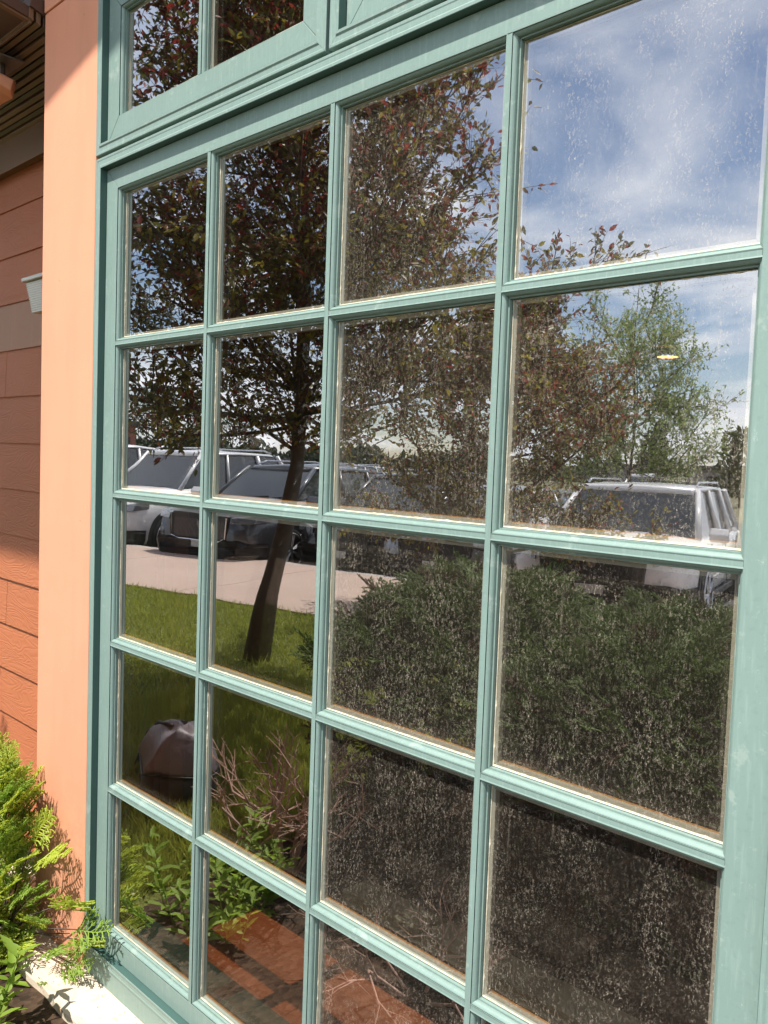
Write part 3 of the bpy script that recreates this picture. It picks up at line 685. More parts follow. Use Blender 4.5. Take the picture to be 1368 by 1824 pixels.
def grow_tree(name, base, label, cat, group, limbs, crown, top, leafset, leaf_len, twig_len, seed, trunk_r, lean, n_sub=16, leaves_per=13, singles=0, fork=1.0, limb_r=.04, z_low=.9, inner=0):
    """limbs = how many; crown(az, h)->radius ; returns the tree"""
    r_ = np.random.default_rng(seed)
    t = empty(name, base, label=label, category=cat, group=group)
    b = B(); H0 = fork
    tp = [(0, 0, -.05), (lean[0]*.3, lean[1]*.3, H0*.35), (lean[0]*.7, lean[1]*.7, H0*.7), (lean[0], lean[1], H0)]
    tp += [(lean[0]*1.05+.05, lean[1]*1.05, H0+(top-H0)*.35), (lean[0]*1.1-.03, lean[1]*1.1+.05, H0+(top-H0)*.7), (lean[0]*1.1, lean[1]*1.1, top*.97)]
    b.tube(tp, [trunk_r*1.25, trunk_r, trunk_r*.88, trunk_r*.75, trunk_r*.42, trunk_r*.25, .006], 12); b.obj('trunk', M['bark'], t, smooth=True)
    P, D = [], []
    segs0, segs1, ra, rb_ = [], [], [], []
    for i in range(limbs):
        az = i*2.39996 + r_.uniform(-.3, .3); h0 = r_.uniform(.0, 1.0)**1.2
        zs = z_low + (top*.86-z_low)*h0
        st = np.array([lean[0]*min(1, zs/H0), lean[1]*min(1, zs/H0), zs])
        # end point on the crown surface above the start
        ze_ = min(top*.99, zs + r_.uniform(.25, .95)*(1.1+ .25*(top-zs)) - .1)
        rad = crown(az, ze_)*r_.uniform(.78, 1.0)
        en = np.array([lean[0]+cos(az)*rad, lean[1]+sin(az)*rad, ze_])
        if i % 5 == 0: en[2] = max(z_low*1.12, zs - r_.uniform(0, .35))
        ts = np.linspace(0, 1, 7)[:, None]; mid = (st+en)/2 + np.array([0, 0, -.12]) + r_.normal(0, .08, 3)
        pts = (1-ts)**2*st + 2*ts*(1-ts)*mid + ts**2*en
        rr = np.linspace(limb_r*(1.1-h0*.6), .006, 7); bb = B(); bb.tube(pts, rr, 6)
        bb.obj('branch', M['bark'], t, smooth=True)
        for k in range(n_sub):
            u = r_.uniform(.18, 1)**.75; p = (1-u)**2*st + 2*u*(1-u)*mid + u**2*en
            dd = (en-st)/np.linalg.norm(en-st)*.6 + r_.normal(0, .55, 3) + np.array([0, 0, .35]); dd /= np.linalg.norm(dd)
            L = twig_len*r_.uniform(.6, 1.35); q = p+dd*L
            segs0.append(p); segs1.append(q); ra.append(.005); rb_.append(.0015)
            for s_ in range(2):
                u2 = r_.uniform(.3, .95); p2 = p+(q-p)*u2; d2 = dd+r_.normal(0, .6, 3); d2 /= np.linalg.norm(d2); q2 = p2+d2*L*.6
                segs0.append(p2); segs1.append(q2); ra.append(.003); rb_.append(.001)
                m_ = leaves_per//2; uu = r_.uniform(.1, 1.05, m_)[:, None]; P.append(p2+(q2-p2)*uu+r_.normal(0, .012, (m_, 3))); D.append(d2*.7+r_.normal(0, .6, (m_, 3))+np.array([0, 0, -.15]))
            m_ = leaves_per; uu = r_.uniform(.1, 1.05, m_)[:, None]; P.append(p+(q-p)*uu+r_.normal(0, .012, (m_, 3))); D.append(dd*.7+r_.normal(0, .6, (m_, 3))+np.array([0, 0, -.15]))
    for k in range(inner):
        zz = r_.uniform(z_low, top*.8); a_ = r_.uniform(0, 2*pi); q0 = np.array([lean[0], lean[1], zz]); dd = np.array([cos(a_), sin(a_), .5]); q0 = q0+dd*r_.uniform(0, .8)*np.array([1, 1, .3]); L = twig_len*r_.uniform(.6, 1.3)
        segs0.append(q0); segs1.append(q0+dd*L); ra.append(.005); rb_.append(.0012)
        m_ = leaves_per*2; uu = r_.uniform(.0, 1.05, m_)[:, None]; P.append(q0+dd*L*uu+r_.normal(0, .05, (m_, 3))); D.append(dd*.6+r_.normal(0, .7, (m_, 3)))
    v, f = tube_np(np.array(segs0), np.array(segs1), ra, rb_, 3)
    tag(put('twigs', npmesh('twigs', v, f, M['bark'], None, True), t), kind='stuff')
    P = np.concatenate(P); D = np.concatenate(D); n = len(P)
    size = leaf_len*r_.uniform(.6, 1.2, n); roll = r_.uniform(-1.2, 1.2, n)
    # young shoots near the crown surface carry the red leaves
    outer = np.hypot(P[:, 0]-lean[0], P[:, 1]-lean[1]) + np.abs(r_.normal(0, .2, n))
    probs = leafset['p']; mi = r_.choice(len(probs), n, p=probs)
    hi = (P[:, 2] > top*.55) & (r_.random(n) < leafset.get('hi', 0)); mi[hi] = leafset.get('hi_i', 0)
    one = np.zeros(n, bool)
    if singles:
        cm = np.array(cam.location)-np.array(base); cm[1] = -cm[1]*0 + 1.2
        dist = np.linalg.norm(P - (np.array([2.2, 1.25, 1.57])-np.array(base)), axis=1)
        idx = np.argsort(dist)[:singles]; one[idx] = True
        lm = [npmesh('leaf', LEAF_V, LEAF_F, mm, None, True) for mm in leafset['m']]
        Rm = frames(D[idx], roll[idx])
        for a, ii in enumerate(idx):
            o = bpy.data.objects.new('leaf', lm[mi[ii]]); COL.objects.link(o); o.parent = t
            mtx = Matrix(Rm[a].tolist()).to_4x4(); o.matrix_local = Matrix.Translation(P[ii]) @ mtx @ Matrix.Scale(size[ii], 4)
    kp = ~one
    v, f = scatter(LEAF_V, LEAF_F, P[kp], D[kp], roll[kp], size[kp])
    tag(put('foliage', npmesh('foliage', v, f, leafset['m'], np.repeat(mi[kp], len(LEAF_F)), True), t), kind='stuff')
    return t, n

red = {'m': [M['lf_dark'], M['lf_red'], M['lf_yel'], M['lf_pur']], 'p': [.38, .08, .32, .22], 'hi': .22, 'hi_i': 1}
def crown1(az, z):
    f = (z-.9)/4.6
    return max(.25, 2.75*(1-max(0, f-.12)**1.35*.98))
grow_tree('plum_tree', (-3.05, -2.77, 0), 'leaning red and bronze leaved plum tree standing nearest the window on the lawn', 'tree', 'plum trees on the lawn', 62, crown1, 5.6, red, .057, .36, 11, .075, (.24, -.18), n_sub=31, leaves_per=15, singles=300, fork=1.5, z_low=1.6, limb_r=.017, inner=480)
def crown2(az, z):
    f = max(0, (z-.8)/2.9); return max(.2, 1.75*(1-f**2.2))
grow_tree('plum_tree', (-3.35, -6.15, 0), 'smaller red leaved plum tree by the walkway behind the leaning one', 'tree', 'plum trees on the lawn', 36, crown2, 3.3, red, .058, .32, 12, .05, (.1, .0), n_sub=30, leaves_per=14, fork=1.0, limb_r=.018, z_low=.6, inner=200)
grn = {'m': [M['lf_green']], 'p': [1.0]}
def crown3(az, z):
    f = (z-1.2)/4.2; return max(.2, 1.75*(1-abs(f-.35)**1.7*1.3))
grow_tree('maple_tree', (-5.9, -13.6, -.25), 'young fresh green tree with upswept branches beyond the cars', 'tree', None, 34, crown3, 5.4, grn, .075, .5, 13, .05, (0, 0), n_sub=28, leaves_per=10, fork=1.3, limb_r=.016, z_low=1.1)

# conifer sprays
def spray_template(nb, L, wid, seed, flat=.25, sub=True):
    """flat fan of scale-leaved branchlets along +x"""
    r_ = np.random.default_rng(seed); p0, p1, r0, r1 = [], [], [], []
    K = 7; main_ = [np.array([L*i/K, 0.02*L*sin(i), -.10*L*(i/K)**2]) for i in range(K+1)]
    for i in range(K): p0.append(main_[i]); p1.append(main_[i+1]); r0.append(wid*.9); r1.append(wid*.8)
    for k in range(nb):
        u = (k+.5)/nb; i = min(K-1, int(u*K)); q = main_[i]+(main_[i+1]-main_[i])*(u*K-i); sgn = 1 if k % 2 else -1
        l = L*(.42*(1-u)**.8+.10)*r_.uniform(.7, 1.15); a = sgn*r_.uniform(.5, .85)
        d = np.array([cos(a), sin(a), r_.normal(0, flat)]); e = q+d*l
        p0.append(q); p1.append(e); r0.append(wid); r1.append(wid*.55)
        if sub:
            for s_ in range(int(2+l/(L*.07))):
                uu = r_.uniform(.25, .98); qq = q+(e-q)*uu; aa = a+(1 if s_ % 2 else -1)*r_.uniform(.5, .8); ll = l*.33*(1.15-uu*.6)*r_.uniform(.7, 1.2)
                p0.append(qq); p1.append(qq+np.array([cos(aa), sin(aa), r_.normal(0, flat*.8)])*ll); r0.append(wid*.95); r1.append(wid*.6)
    return tube_np(np.array(p0), np.array(p1), r0, r1, 4)
sv_, sf_ = spray_template(20, 1.0, .011, 3)
sp_meshes = [npmesh('spray', *spray_template(18+2*i, 1.0, .0125, 20+i, .12), (M['arb'] if i % 3 else M['arb_d']), None, True) for i in range(5)]
arb = empty('arborvitae_shrub', (-.47, -.115, 0), label='bright yellow green arborvitae shrub in front of the stone ledge', category='shrub')
r_ = np.random.default_rng(5)
tips = []
for i in range(150):
    az = r_.uniform(0, 2*pi); zz = r_.uniform(.02, .60); rad = sqrt(max(.03, 1-((zz-.12)/.52)**2))*r_.uniform(.35, 1.0)
    tips.append((cos(az)*rad*.27, min(.05, sin(az)*rad*.11), zz, az))
# a few long shoots reaching over the ledge and the trim
tips += [(.46, .075, .17, .1), (.50, .06, .225, .25), (.42, .05, .28, .4), (.30, .04, .38, .5), (.43, .05, .10, -.1), (.36, .03, .12, -.4), (.22, .05, .44, .6), (.3, .0, .2, 0), (.36, .02, .04, -.3)]
for (x, y_, z, az) in tips:
    st = Vector((x*.35, y_*.35, max(.02, z*.72-.02))); en = Vector((x, y_, z)); d = (en-st).normalized()
    d = (d + Vector((cos(az)*.55, sin(az)*.25, .35+r_.normal(0, .15)))).normalized()
    L = r_.uniform(.12, .19)
    Rm = frames(np.array([d]), np.array([r_.normal(0, .7)]))[0]
    o = bpy.data.objects.new('spray', sp_meshes[r_.integers(0, 5)]); COL.objects.link(o); o.parent = arb
    o.matrix_local = Matrix.Translation(en - d*L*.6) @ Matrix(Rm.tolist()).to_4x4() @ Matrix.Scale(L, 4)
b = B()
for i in range(26):
    x, y_, z, az = tips[i*6]; b.tube([(0, 0, 0), (x*.3, y_*.3, z*.45), (x*.8, y_*.8, z*.95)], [.006, .004, .0015], 5)
for (x, y_, z, az) in tips[-9:]: b.tube([(.02, .01, 0), (x*.4, y_*.4, z*.45+.02), (x-.03, y_, z-.01)], [.005, .003, .0012], 5)
b.obj('stem', M['bark'], arb, smooth=True)

def juniper(cx_, cy_, rx, ry, h, seed, label, n=2300):
    t = empty('juniper_shrub', (cx_, cy_, 0), label=label, category='shrub', group='juniper shrubs in the bed')
    r_ = np.random.default_rng(seed); az = r_.uniform(0, 2*pi, n); top = r_.random(n) < .62
    zz = np.where(top, r_.uniform(.78, 1.0, n), r_.uniform(0, .9, n))
    prof = np.where(zz > .75, np.sqrt(np.clip(1-((zz-.75)/.29)**2, .02, 1)), .72+.28*zz/.75)*(1+.13*np.sin(az*5+seed)+.1*np.sin(az*9+zz*7))
    rr = prof*np.where(top, np.sqrt(r_.random(n)), r_.uniform(.7, 1.03, n))
    pos = np.stack([np.cos(az)*rx*rr, np.sin(az)*ry*rr, (zz + np.where(top, .10*(1-rr**2), 0))*h*(1+.05*np.sin(az*4))*.97-.04], 1)
    d = np.stack([np.cos(az)*.9, np.sin(az)*.9, .25+.35*r_.normal(0, 1, n)], 1)+r_.normal(0, .45, (n, 3)); size = r_.uniform(.10, .17, n)
    jv, jf = spray_template(11, 1.0, .017, 31, .2)
    v, f = scatter(jv, jf, pos, d, r_.normal(0, .7, n), size)
    low = (pos[:, 2] < h*.62) & (r_.random(n) < .85) | (r_.random(n) < .05)
    tag(put('foliage', npmesh('foliage', v, f, [M['jun'], M['jun_b']], np.repeat(low.astype(int), len(jf)), True), t), kind='stuff')
    for i in range(9):
        a = i*2*pi/9; b = B(); b.tube([(0, 0, 0), (cos(a)*rx*.3, sin(a)*ry*.3, h*.35), (cos(a)*rx*.75, sin(a)*ry*.75, h*.7)], [.014, .01, .004], 6); b.obj('stem', M['bark'], t, smooth=True)
juniper(-.10, -1.75, .52, .66, 1.00, 41, 'dark green juniper shrub mirrored in the third column of panes')
juniper(.80, -1.68, .62, .64, .88, 42, 'dense juniper shrub with brown undergrowth mirrored in the right column of panes')
juniper(.55, -2.70, .95, .55, .84, 43, 'juniper shrub standing farther out behind the other two')

# bare twiggy shrub
tw = empty('bare_shrub', (-.20, -.80, 0), label='dead leafless shrub with pinkish broken twigs', category='shrub')
r_ = np.random.default_rng(8)
def rec(p, d, L, r, depth, out):
    q = p+d*L; out.append((p, q, r, r*.7))
    if depth == 0: return
    for k in range(r_.integers(2, 4)):
        d2 = d+r_.normal(0, .55, 3)+np.array([0, 0, .12]); d2 /= np.linalg.norm(d2)
        rec(q if k == 0 else p+d*L*r_.uniform(.4, .95), d2, L*r_.uniform(.55, .85), r*.62, depth-1, out)
for i, d in enumerate([(-.15, .1, 1), (.35, .15, .9), (-.3, .5, .8), (.1, -.3, 1), (.5, -.1, .8), (-.35, .05, .85), (.2, .45, .85)]):
    out = []; d = np.array(d, float); d /= np.linalg.norm(d)
    rec(np.array([d[0]*.05, d[1]*.05, 0]), d, .22, .0115, 4, out)
    v, f = tube_np(np.array([o[0] for o in out]), np.array([o[1] for o in out]), [o[2] for o in out], [o[3] for o in out], 5)
    put('branch', npmesh('branch', v, f, M['twig'], None, True), tw)
tw2 = empty('bare_shrub', (.62, -.62, 0), label='low tangle of bare twigs beside the landscape timber', category='shrub')
for i, d in enumerate([(-.6, .1, .5), (.7, .15, .4), (-.3, .5, .5), (.1, -.3, .6)]):
    out = []; d = np.array(d, float); d /= np.linalg.norm(d)
    rec(np.array([d[0]*.05, d[1]*.05, 0]), d, .15, .006, 4, out)
    v, f = tube_np(np.array([o[0] for o in out]), np.array([o[1] for o in out]), [o[2] for o in out], [o[3] for o in out], 5)
    put('branch', npmesh('branch', v, f, M['twig'], None, True), tw2)
# broad-leaved plants by the ledge
def leafy(x, y, n, label, seed, h=.3):
    t = empty('leafy_plant', (x, y, 0), label=label, category='plant', group='leafy plants in the bed')
    r_ = np.random.default_rng(seed); st = []
    P, D = [], []
    for i in range(n):
        a = r_.uniform(0, 2*pi); q = np.array([cos(a)*r_.uniform(0, .16), sin(a)*r_.uniform(0, .12), 0]); e = q+np.array([cos(a)*.07, sin(a)*.07, h*r_.uniform(.5, 1.1)]); st.append((q, e))
        for k in range(14): P.append(q+(e-q)*(k+1)/14); aa = k*2.4; D.append((cos(aa), sin(aa), .55))
    v, f = tube_np(np.array([s[0] for s in st]), np.array([s[1] for s in st]), [.003]*n, [.0015]*n, 4); put('stem', npmesh('stem', v, f, M['weed'], None, True), t)
    P, D = np.array(P), np.array(D, float)+r_.normal(0, .2, (len(P), 3)); lm = npmesh('leaf', LEAF_V*np.array([1, .7, 1]), LEAF_F, M['weed'], None, True)
    Rm = frames(D, r_.normal(0, .3, len(P)))
    for i in range(min(len(P), 280)):
        o = bpy.data.objects.new('leaf', lm); COL.objects.link(o); o.parent = t
        o.matrix_local = Matrix.Translation(P[i]) @ Matrix(Rm[i].tolist()).to_4x4() @ Matrix.Scale(r_.uniform(.05, .085), 4)
leafy(-.10, -.36, 7, 'bright green leafy plant mirrored low in the left panes', 61, .26)
leafy(-.10, -.50, 14, 'leafy plant growing under the bare twigs', 62, .30)
# landscape timber along the bed
tb = B()
for x0 in np.arange(.1, 3.2, 1.22): pass
tb.box(.08, 3.4, -.95, -.82, 0, .055); tag(tb.obj('landscape_timber', M['edging'], bevel=.006), label='weathered olive landscape timber lying along the planting bed', category='timber')

# grass blades on the near lawn
n = 160000
px_ = rng.uniform(-8.5, .8, n); py_ = -.25 - rng.random(n)**1.1*5.8
nn = 45000; px_[:nn] = rng.uniform(-2.6, -.40, nn); py_[:nn] = rng.uniform(-2.4, -.22, nn)
keep = (py_ > -1.15 - .25*(px_+8.0)*0 - 5.2) & ~((px_ > -.42) & (py_ > -2.3))
tt = (np.stack([px_, py_], 1)-P0) @ cn; keep &= tt > 4.12
px_, py_ = px_[keep], py_[keep]; n = len(px_)
ht = rng.uniform(.03, .07, n)*(1+.5*(rng.random(n) < .1)); wd = rng.uniform(.0022, .0045, n)*1.3; a = rng.uniform(0, 2*pi, n); ln = rng.normal(0, .4, (n, 2))
v = np.stack([np.stack([px_-np.cos(a)*wd, py_-np.sin(a)*wd, np.zeros(n)], 1), np.stack([px_+np.cos(a)*wd, py_+np.sin(a)*wd, np.zeros(n)], 1),
              np.stack([px_+ln[:, 0]*ht, py_+ln[:, 1]*ht, ht], 1)], 1)
f = np.arange(n*3).reshape(-1, 3)
tag(put('grass', npmesh('grass', v, f, M['grass'])), kind='stuff', label='short green lawn grass between the bed and the walkway', category='grass')

# ------------------------------------------------------------------ cars
def car(loc, rz, paint_, label, L=4.7, Wd=1.92, H=1.74, hood=1.04, grille='mesh', pickup=False, rails=True, blacktrim=True, amber=False, rim=.27):
    t = empty('pickup_truck' if pickup else 'parked_car', loc, rz, label=label, category='pickup truck' if pickup else 'car', group='vehicles parked nose in along the curb')
    hw = Wd/2; bm = M[paint_]
    def sec(x, w, zb, zt, crown=.03):
        half = [(w-.10, zb), (w-.02, zb+.10), (w, zb+.28), (w-.005, (zb+zt)/2+.1), (w-.035, zt-.09), (w-.11, zt-.01), (w*.5, zt+crown), (0, zt+crown*1.2)]
        return [(x, yy, zz) for yy, zz in half] + [(x, -yy, zz) for yy, zz in half[-2::-1]]
    b = B(); xr = -L
    st = [(.0, .72*hw, .34, .62), (-.04, .84*hw, .28, .80), (-.14, .93*hw, .25, hood-.16), (-.38, .98*hw, .24, hood-.07), (-.75, hw, .24, hood-.01), (-1.2, hw, .26, hood+.03), (-1.6, hw, .26, hood+.05), (-2.6, hw, .26, hood+.06)]
    if pickup: st += [(-3.3, hw, .3, hood+.08), (-L+.3, hw, .34, hood+.08), (-L, .96*hw, .4, hood+.02)]
    else: st += [(-3.6, hw, .26, hood+.07), (-L+.35, .98*hw, .28, hood+.08), (-L+.06, .92*hw, .34, hood+.02), (-L, .82*hw, .42, hood-.12)]
    b.loft([sec(*s_) for s_ in st]); b.obj('body', bm, t, smooth=True)
    # greenhouse
    zb_ = hood+.03; xf = -1.22; xt = -1.98; xrt = (-3.3 if pickup else -L+.62); xrb = (-3.45 if pickup else -L+.18)
    wb, wt = hw-.10, hw-.30; n0 = [(xf, wb*.96, zb_), (xt, wt, H-.06), (xrt, wt, H-.05), (xrb, wb*.96, zb_+.05)]
    g = B(); g.add([(x, y, z) for x, y, z in n0]+[(x, -y, z) for x, y, z in n0], [(0,1,2,3), (7,6,5,4), (0,4,5,1), (1,5,6,2), (2,6,7,3), (3,7,4,0)])
    g.obj('window_glass', M['cglass'], t, bevel=.02)
    rf = B(); ss = []
    for x, w, z in [(xt+.06, wt-.03, H-.055), (xt-.05, wt+.03, H-.02), ((xt+xrt)/2, wt+.045, H+.005), (xrt+.15, wt+.03, H-.015), (xrt-.05, wt-.02, H-.06)]:
        ss.append([(x, w, z-.05), (x, w-.06, z-.005), (x, 0, z+.02), (x, -w+.06, z-.005), (x, -w, z-.05)])
    rf.loft(ss); rf.obj('roof', bm, t, smooth=True)
    for sg in (-1, 1):
        for (xa, ya, za), (xb, yb, zb2), r0 in [((xf-.02, wb*.965, zb_), (xt+.0, wt+.012, H-.06), .042), ((-2.55, wb+.0, zb_), (-2.62, wt+.02, H-.06), .04), ((-3.25 if pickup else -3.55, wb, zb_), (-3.2 if pickup else -3.5, wt+.02, H-.06), .045), ((xrb+.03, wb*.96, zb_), (xrt+.0, wt+.01, H-.06), .06)]:
            p_ = B(); p_.tube([(xa, sg*ya, za), (xb, sg*yb, zb2)], [r0, r0*.85], 6); p_.obj('pillar', bm, t, smooth=True)
        mr = B(); mr.loft([[(-1.5+dx_, sg*(hw-.04+w_), 1.08+dz) for dx_, dz in ((.06, -.06), (.09, .03), (.0, .12), (-.08, .1), (-.08, -.06))] for w_ in (.0, .10, .22)]); mr.obj('mirror', bm if not blacktrim or True else bm, t, bevel=.02)
        hl = B(); hl.loft([[(-.10, sg*hw*.62, hood-.30), (-.10, sg*hw*.62, hood-.19), (-.02, sg*hw*.62, hood-.20), (-.0, sg*hw*.62, hood-.29)], [(-.48, sg*(hw*.985), hood-.26), (-.50, sg*(hw*.985), hood-.14), (-.20, sg*(hw*.97), hood-.14), (-.14, sg*(hw*.965), hood-.27)]]); hl.obj('headlight', M['hlamp'], t, bevel=.01)
        fg = B(); fg.box(-.07, .0, sg*hw*.62-.1, sg*hw*.62+.1, .40, .48); fg.obj('fog_lamp', M['trimblk'], t, bevel=.01)
        if rails and not pickup:
            rr = B(); rr.tube([(xt-.15, sg*(wt-.04), H+.0), (xt-.3, sg*(wt-.04), H+.05), (xrt+.3, sg*(wt-.04), H+.05), (xrt+.12, sg*(wt-.04), H+.0)], [.016]*4, 6); rr.obj('roof_rail', M['chrome'], t, smooth=True)
        if amber:
            am = B(); am.box(-.55, -.30, sg*hw-.03, sg*hw+.004, hood-.20, hood-.13); am.obj('side_marker', M['amber'], t, bevel=.01)
        for xw in (-.92, -L+.98):
            wh = empty('wheel', (0, 0, 0)); wh.parent = t; wh.location = (xw, sg*(hw-.10), .36)
            ar = B(); ar.tube([(0, -.10*sg, .02), (0, .098*sg+.008*sg, .02)], [.435, .435], 26); ar.obj('wheel_arch', M['trimblk'], wh)
            ty = B(); ty.tube([(0, -.10*sg, 0), (0, .07*sg, 0), (0, .115*sg, 0), (0, .125*sg, 0)], [.35, .36, .355, .32], 30); ty.obj('tyre', M['tyre'], wh, smooth=False)
            dk = B(); dk.tube([(0, .122*sg, 0), (0, .127*sg, 0)], [rim+.0, rim+.0], 26); dk.obj('rim', M['trimblk'], wh)
            sp = B()
            for k in range(7):
                a_ = 2*pi*k/7
                for dd in (-.09, .09):
                    sp.tube([(cos(a_)*.04, .133*sg, sin(a_)*.04), (cos(a_+dd)*rim*.97, .133*sg, sin(a_+dd)*rim*.97)], [.020, .013], 4)
            n_ = 26; ro = [(cos(2*pi*i/n_)*(rim+.01), .135*sg, sin(2*pi*i/n_)*(rim+.01)) for i in range(n_+1)]; sp.tube(ro, [.013]*(n_+1), 4, cap=False)
            sp.tube([(0, .12*sg, 0), (0, .145*sg, 0)], [.055, .045], 10); sp.obj('spoke', M['alloy'], wh)
    # front
    gr = B(); gr.box(-.10, .012, -hw*.56, hw*.56, .52, hood-.17); gr.obj('grille', M['trimblk'], t, bevel=.025)
    gm = B()
    if grille == 'mesh':
        for r in range(6):
            for c in range(13):
                yy = -hw*.50 + (c+(r % 2)*.5)*hw*1.0/13; zz = .56+r*(hood-.30-.56+.06)/6
                gm.tube([(.014, yy-.03, zz), (.02, yy, zz+.028), (.014, yy+.03, zz), (.02, yy, zz-.02), (.014, yy-.03, zz)], [.006]*5, 4, cap=False)
    else:
        for r in range(3): gm.box(.0, .02, -hw*.54, hw*.54, .60+r*.10, .625+r*.10)
    gm.obj('grille_bar', M['farbld' if grille == 'mesh' else 'trimblk'], t)
    ch = B(); n_ = 12; ch.tube([(.018, -hw*.56, hood-.2), (.022, -hw*.54, .56), (.025, -hw*.4, .51), (.028, 0, .50), (.025, hw*.4, .51), (.022, hw*.54, .56), (.018, hw*.56, hood-.2)], [.012]*7, 5); ch.obj('grille_surround', M['chrome' if grille == 'mesh' else 'trimblk'], t)
    em = B(); em.tube([(.02, 0, .74), (.035, 0, .74)], [.06, .055], 16); em.obj('emblem', M['steel'], t)
    bp_ = B(); bp_.loft([sec(.03, hw*.80, .26, .44, 0), sec(-.06, hw*.92, .22, .50, 0), sec(-.4, hw*1.005, .22, .46, 0)]); bp_.obj('bumper', M['trimblk'] if blacktrim else bm, t, smooth=True)
    pl = B(); pl.box(.035, .047, -.155, .155, .40, .50); pl.obj('licence_plate', M['plate'], t, bevel=.004)
    sk = B(); sk.box(-L+.5, -.5, -hw+.02, hw-.02, .20, .30); sk.obj('sill_trim', M['trimblk'], t, bevel=.02)
    for sg in (-1, 1):
        for xh in (-2.35, -3.3):
            if pickup and xh < -3: continue
            hd = B(); hd.box(xh-.09, xh+.09, sg*(hw-.01), sg*(hw+.018), hood-.08, hood-.055); hd.obj('door_handle', bm, t, bevel=.006)
        hr = B()
        for xh in (-1.45, -2.58, -3.55): hr.box(xh-.004, xh+.004, sg*(hw-.01), sg*(hw+.0015), .36, hood-.02)
        hr.obj('door_seam', M['trimblk'], t)
    wp = B(); wp.tube([(-1.24, .35, zb_+.02), (-1.30, -.25, zb_+.06)], [.008]*2, 4); wp.tube([(-1.24, -.15, zb_+.02), (-1.30, -.65, zb_+.06)], [.008]*2, 4); wp.obj('wiper', M['trimblk'], t)
    return t
NOSE = math.atan2(cn[1], cn[0])
def park(s, label, paint_, dt=.75, **k):
    q = lot(s, dt); car((q[0], q[1], -.25), NOSE+rng.normal(0, .012), paint_, label, **k)
park(5.9, 'white sport utility vehicle with black grille mirrored in the right column of panes', 'cwhite', grille='bar', H=1.69, hood=1.02, dt=1.6, Wd=2.12)
park(3.55, 'silver parked car with orange side lamps left of the white one', 'csilver', H=1.5, hood=.95, amber=True, grille='bar', rails=False)
park(2.0, 'black parked car hidden behind the plum tree trunk', 'cblack', H=1.62, hood=1.0, grille='bar')
def park_at(x, y, deg, label, paint_, **k): car((x, y, -.25), radians(deg), paint_, label, **k)
park_at(-8.72, -5.98, 77, 'dark grey crossover with honeycomb grille mirrored in the two left columns', 'cgrey', H=1.66, hood=1.08, grille='mesh')
park_at(-11.35, -5.55, 77, 'white crossover with black front trim beside the dark grey one', 'cwhite', H=1.84, hood=1.10, grille='mesh')
park_at(-13.95, -5.2, 77, 'white pickup truck third from the dark grey crossover', 'cwhite', H=1.88, hood=1.14, grille='bar', L=5.6, pickup=True, blacktrim=False)
park_at(-17.3, -5.4, 72, 'tall white wagon at the far left of the row', 'cwhite', H=1.85, hood=1.12, grille='bar', L=5.0)
# second row behind, facing the same way
q = lot(2.2, -14.5); car((q[0], q[1], -.25), NOSE, 'cwhite', 'white pickup truck standing in the far row', L=5.6, pickup=True, H=1.85, hood=1.15, grille='bar')
q = lot(-9.5, -14.5); car((q[0], q[1], -.25), NOSE, 'cwhite', 'white car standing alone in the far row at the left', H=1.6, hood=1.0, grille='bar')

# ------------------------------------------------------------------ far things
def far_conifer(x, y, h, r, name, label, mat, n, group, seed, cone=True):
    t = empty(name, (x, y, -.3), label=label, category='tree', group=group); r_ = np.random.default_rng(seed)
    b = B(); b.tube([(0, 0, 0), (0, 0, h*.9)], [h*.02, .03], 7); b.obj('trunk', M['bark'], t)
    z = r_.uniform(.08 if cone else .12, 1, n); az = r_.uniform(0, 2*pi, n)
    pr_ = (1-z)**.8 if cone else np.sqrt(np.clip(1-((z-.5)/.52)**2, .02, 1))
    rr = pr_*r*np.sqrt(r_.uniform(.1, 1, n))*(1+.2*np.sin(az*3+z*11))
    pos = np.stack([np.cos(az)*rr, np.sin(az)*rr, z*h], 1); d = np.stack([np.cos(az), np.sin(az), r_.normal(0 if cone else .9, .4, n)], 1)
    v, f = scatter(LEAF_V, LEAF_F, pos, d, r_.uniform(-2, 2, n), r_.uniform(.045, .09, n)*h)
    tag(put('crown', npmesh('crown', v, f, mat, None, True), t), kind='stuff')
def fl(u_deg, dist):     # place by mirrored bearing: angle from the -Y axis towards -X
    a_ = radians(u_deg); return 2.2 - sin(a_)*dist, 1.25 - cos(a_)*dist
# bearing helper: window column 4 looks about 22..27 deg, column 1 about 59..62 deg
far_conifer(*fl(22.6, 60), 4.6, .62, 'poplar_tree', 'slim pale green poplar, nearer the right frame edge', M['poplar'], 700, 'far poplars', 71, False)
far_conifer(*fl(21.9, 60), 4.9, .60, 'poplar_tree', 'slim poplar just right of its pale twin', M['poplar'], 700, 'far poplars', 72, False)
far_conifer(*fl(27.6, 55), 4.4, .9, 'conifer_tree', 'dark pointed conifer below the young green tree', M['conif'], 700, 'far conifers', 73)
far_conifer(*fl(27.0, 56), 5.0, .8, 'conifer_tree', 'taller dark conifer next to the pointed one', M['conif'], 700, 'far conifers', 74)
far_conifer(*fl(58.2, 75), 6.0, 2.6, 'conifer_tree', 'rounded dark tree on the horizon seen through the left panes', M['conif'], 800, 'far conifers', 75, False)
far_conifer(*fl(59.8, 75), 5.0, 2.8, 'conifer_tree', 'broad dark tree by the red building', M['conif'], 800, 'far conifers', 76, False)
far_conifer(*fl(56.6, 75), 6.6, 2.0, 'conifer_tree', 'tallest dark tree on the left horizon', M['conif'], 800, 'far conifers', 77, False)
far_conifer(*fl(54.5, 75), 4.6, 2.4, 'conifer_tree', 'low dark tree behind the white roofs', M['conif'], 800, 'far conifers', 78, False)
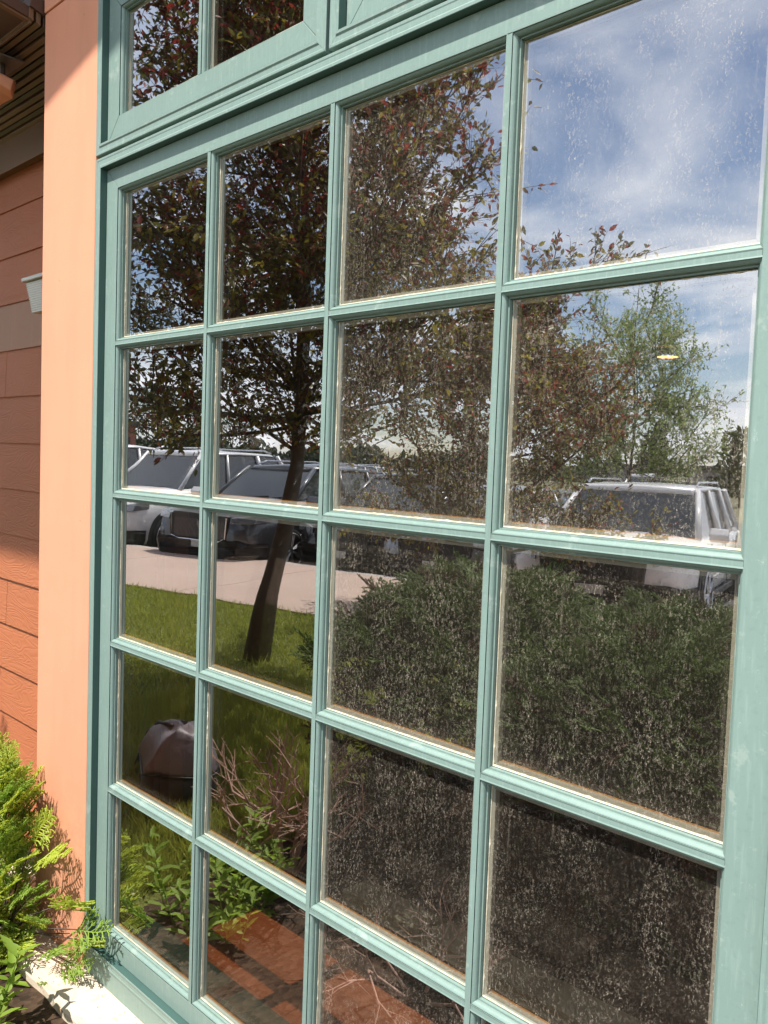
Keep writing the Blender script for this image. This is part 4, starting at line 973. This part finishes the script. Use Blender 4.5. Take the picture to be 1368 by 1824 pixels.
# tree line reading as one mass
n = 9000; r_ = np.random.default_rng(80); ang = np.radians(r_.uniform(8, 75, n)); dist = r_.uniform(150, 175, n)
hh = r_.uniform(0, 1, n)*(2.6+1.1*np.sin(ang*40)+.8*np.sin(ang*97)+1.2*(r_.random(n) < .05))
pos = np.stack([2.2-np.sin(ang)*dist, 1.25-np.cos(ang)*dist, hh], 1)
v, f = scatter(LEAF_V, LEAF_F, pos, r_.normal(0, 1, (n, 3)), r_.uniform(-2, 2, n), r_.uniform(1.2, 2.4, n))
tag(put('tree_line', npmesh('tree_line', v, f, M['conif'])), kind='stuff', label='dark belt of trees along the horizon', category='trees')
def bld(u0, u1, dist, h, name, label, mat, roof=.35):
    a_, c_ = np.array(fl(u0, dist)), np.array(fl(u1, dist)); d = c_-a_; L = np.linalg.norm(d); rz = math.atan2(d[1], d[0])
    t = empty(name, (a_[0], a_[1], -.3), rz, label=label, category='building')
    b = B(); b.box(0, L, -8, 0, 0, h) if True else None; b.obj('wall', mat, t)
    b = B(); b.box(-.4, L+.4, -8.4, .4, h, h+roof); b.obj('roof', M['roofd'], t)
    nwin = max(3, int(L/3))
    for i in range(nwin):
        for yy in (.0, -8.0):
            b = B(); s_ = 1 if yy == 0 else -1; x0 = L*(i+.3)/nwin; b.box(x0, x0+L/nwin*.4, yy-.03, yy+.03, h*.35, h*.75); b.obj('window', M['cglass'], t)
bld(30, 19, 95, 2.6, 'low_building', 'long low grey building on the right horizon', M['farbld'])
bld(64, 60.6, 70, 3.6, 'brick_building', 'red brick building at the left horizon', M['redbld'])
# board fence beyond the lot
fe = empty('fence', (0, 0, -.3), label='weathered grey board fence beyond the far parking row', category='fence')
a_, c_ = np.array(fl(64, 46)), np.array(fl(50, 40)); d = c_-a_; L = np.linalg.norm(d); u_ = d/L; rz = math.atan2(u_[1], u_[0])
pm_ = B().box(-.09, .09, -.012, .012, .05, 1.7).mesh('fence_board', M['fence'])
for i in range(int(L/.2)):
    if i >= 240: break
    q = a_+u_*i*.2; put('fence_board', pm_, fe, loc=(q[0], q[1], rng.uniform(-.02, .02)), rot=(0, 0, rz))
pm_ = B().box(-.06, .06, -.09, -.012, 0, 1.85).mesh('fence_post', M['fence'])
for i in range(int(L/2.4)+1):
    q = a_+u_*i*2.4; put('fence_post', pm_, fe, loc=(q[0], q[1], 0), rot=(0, 0, rz))
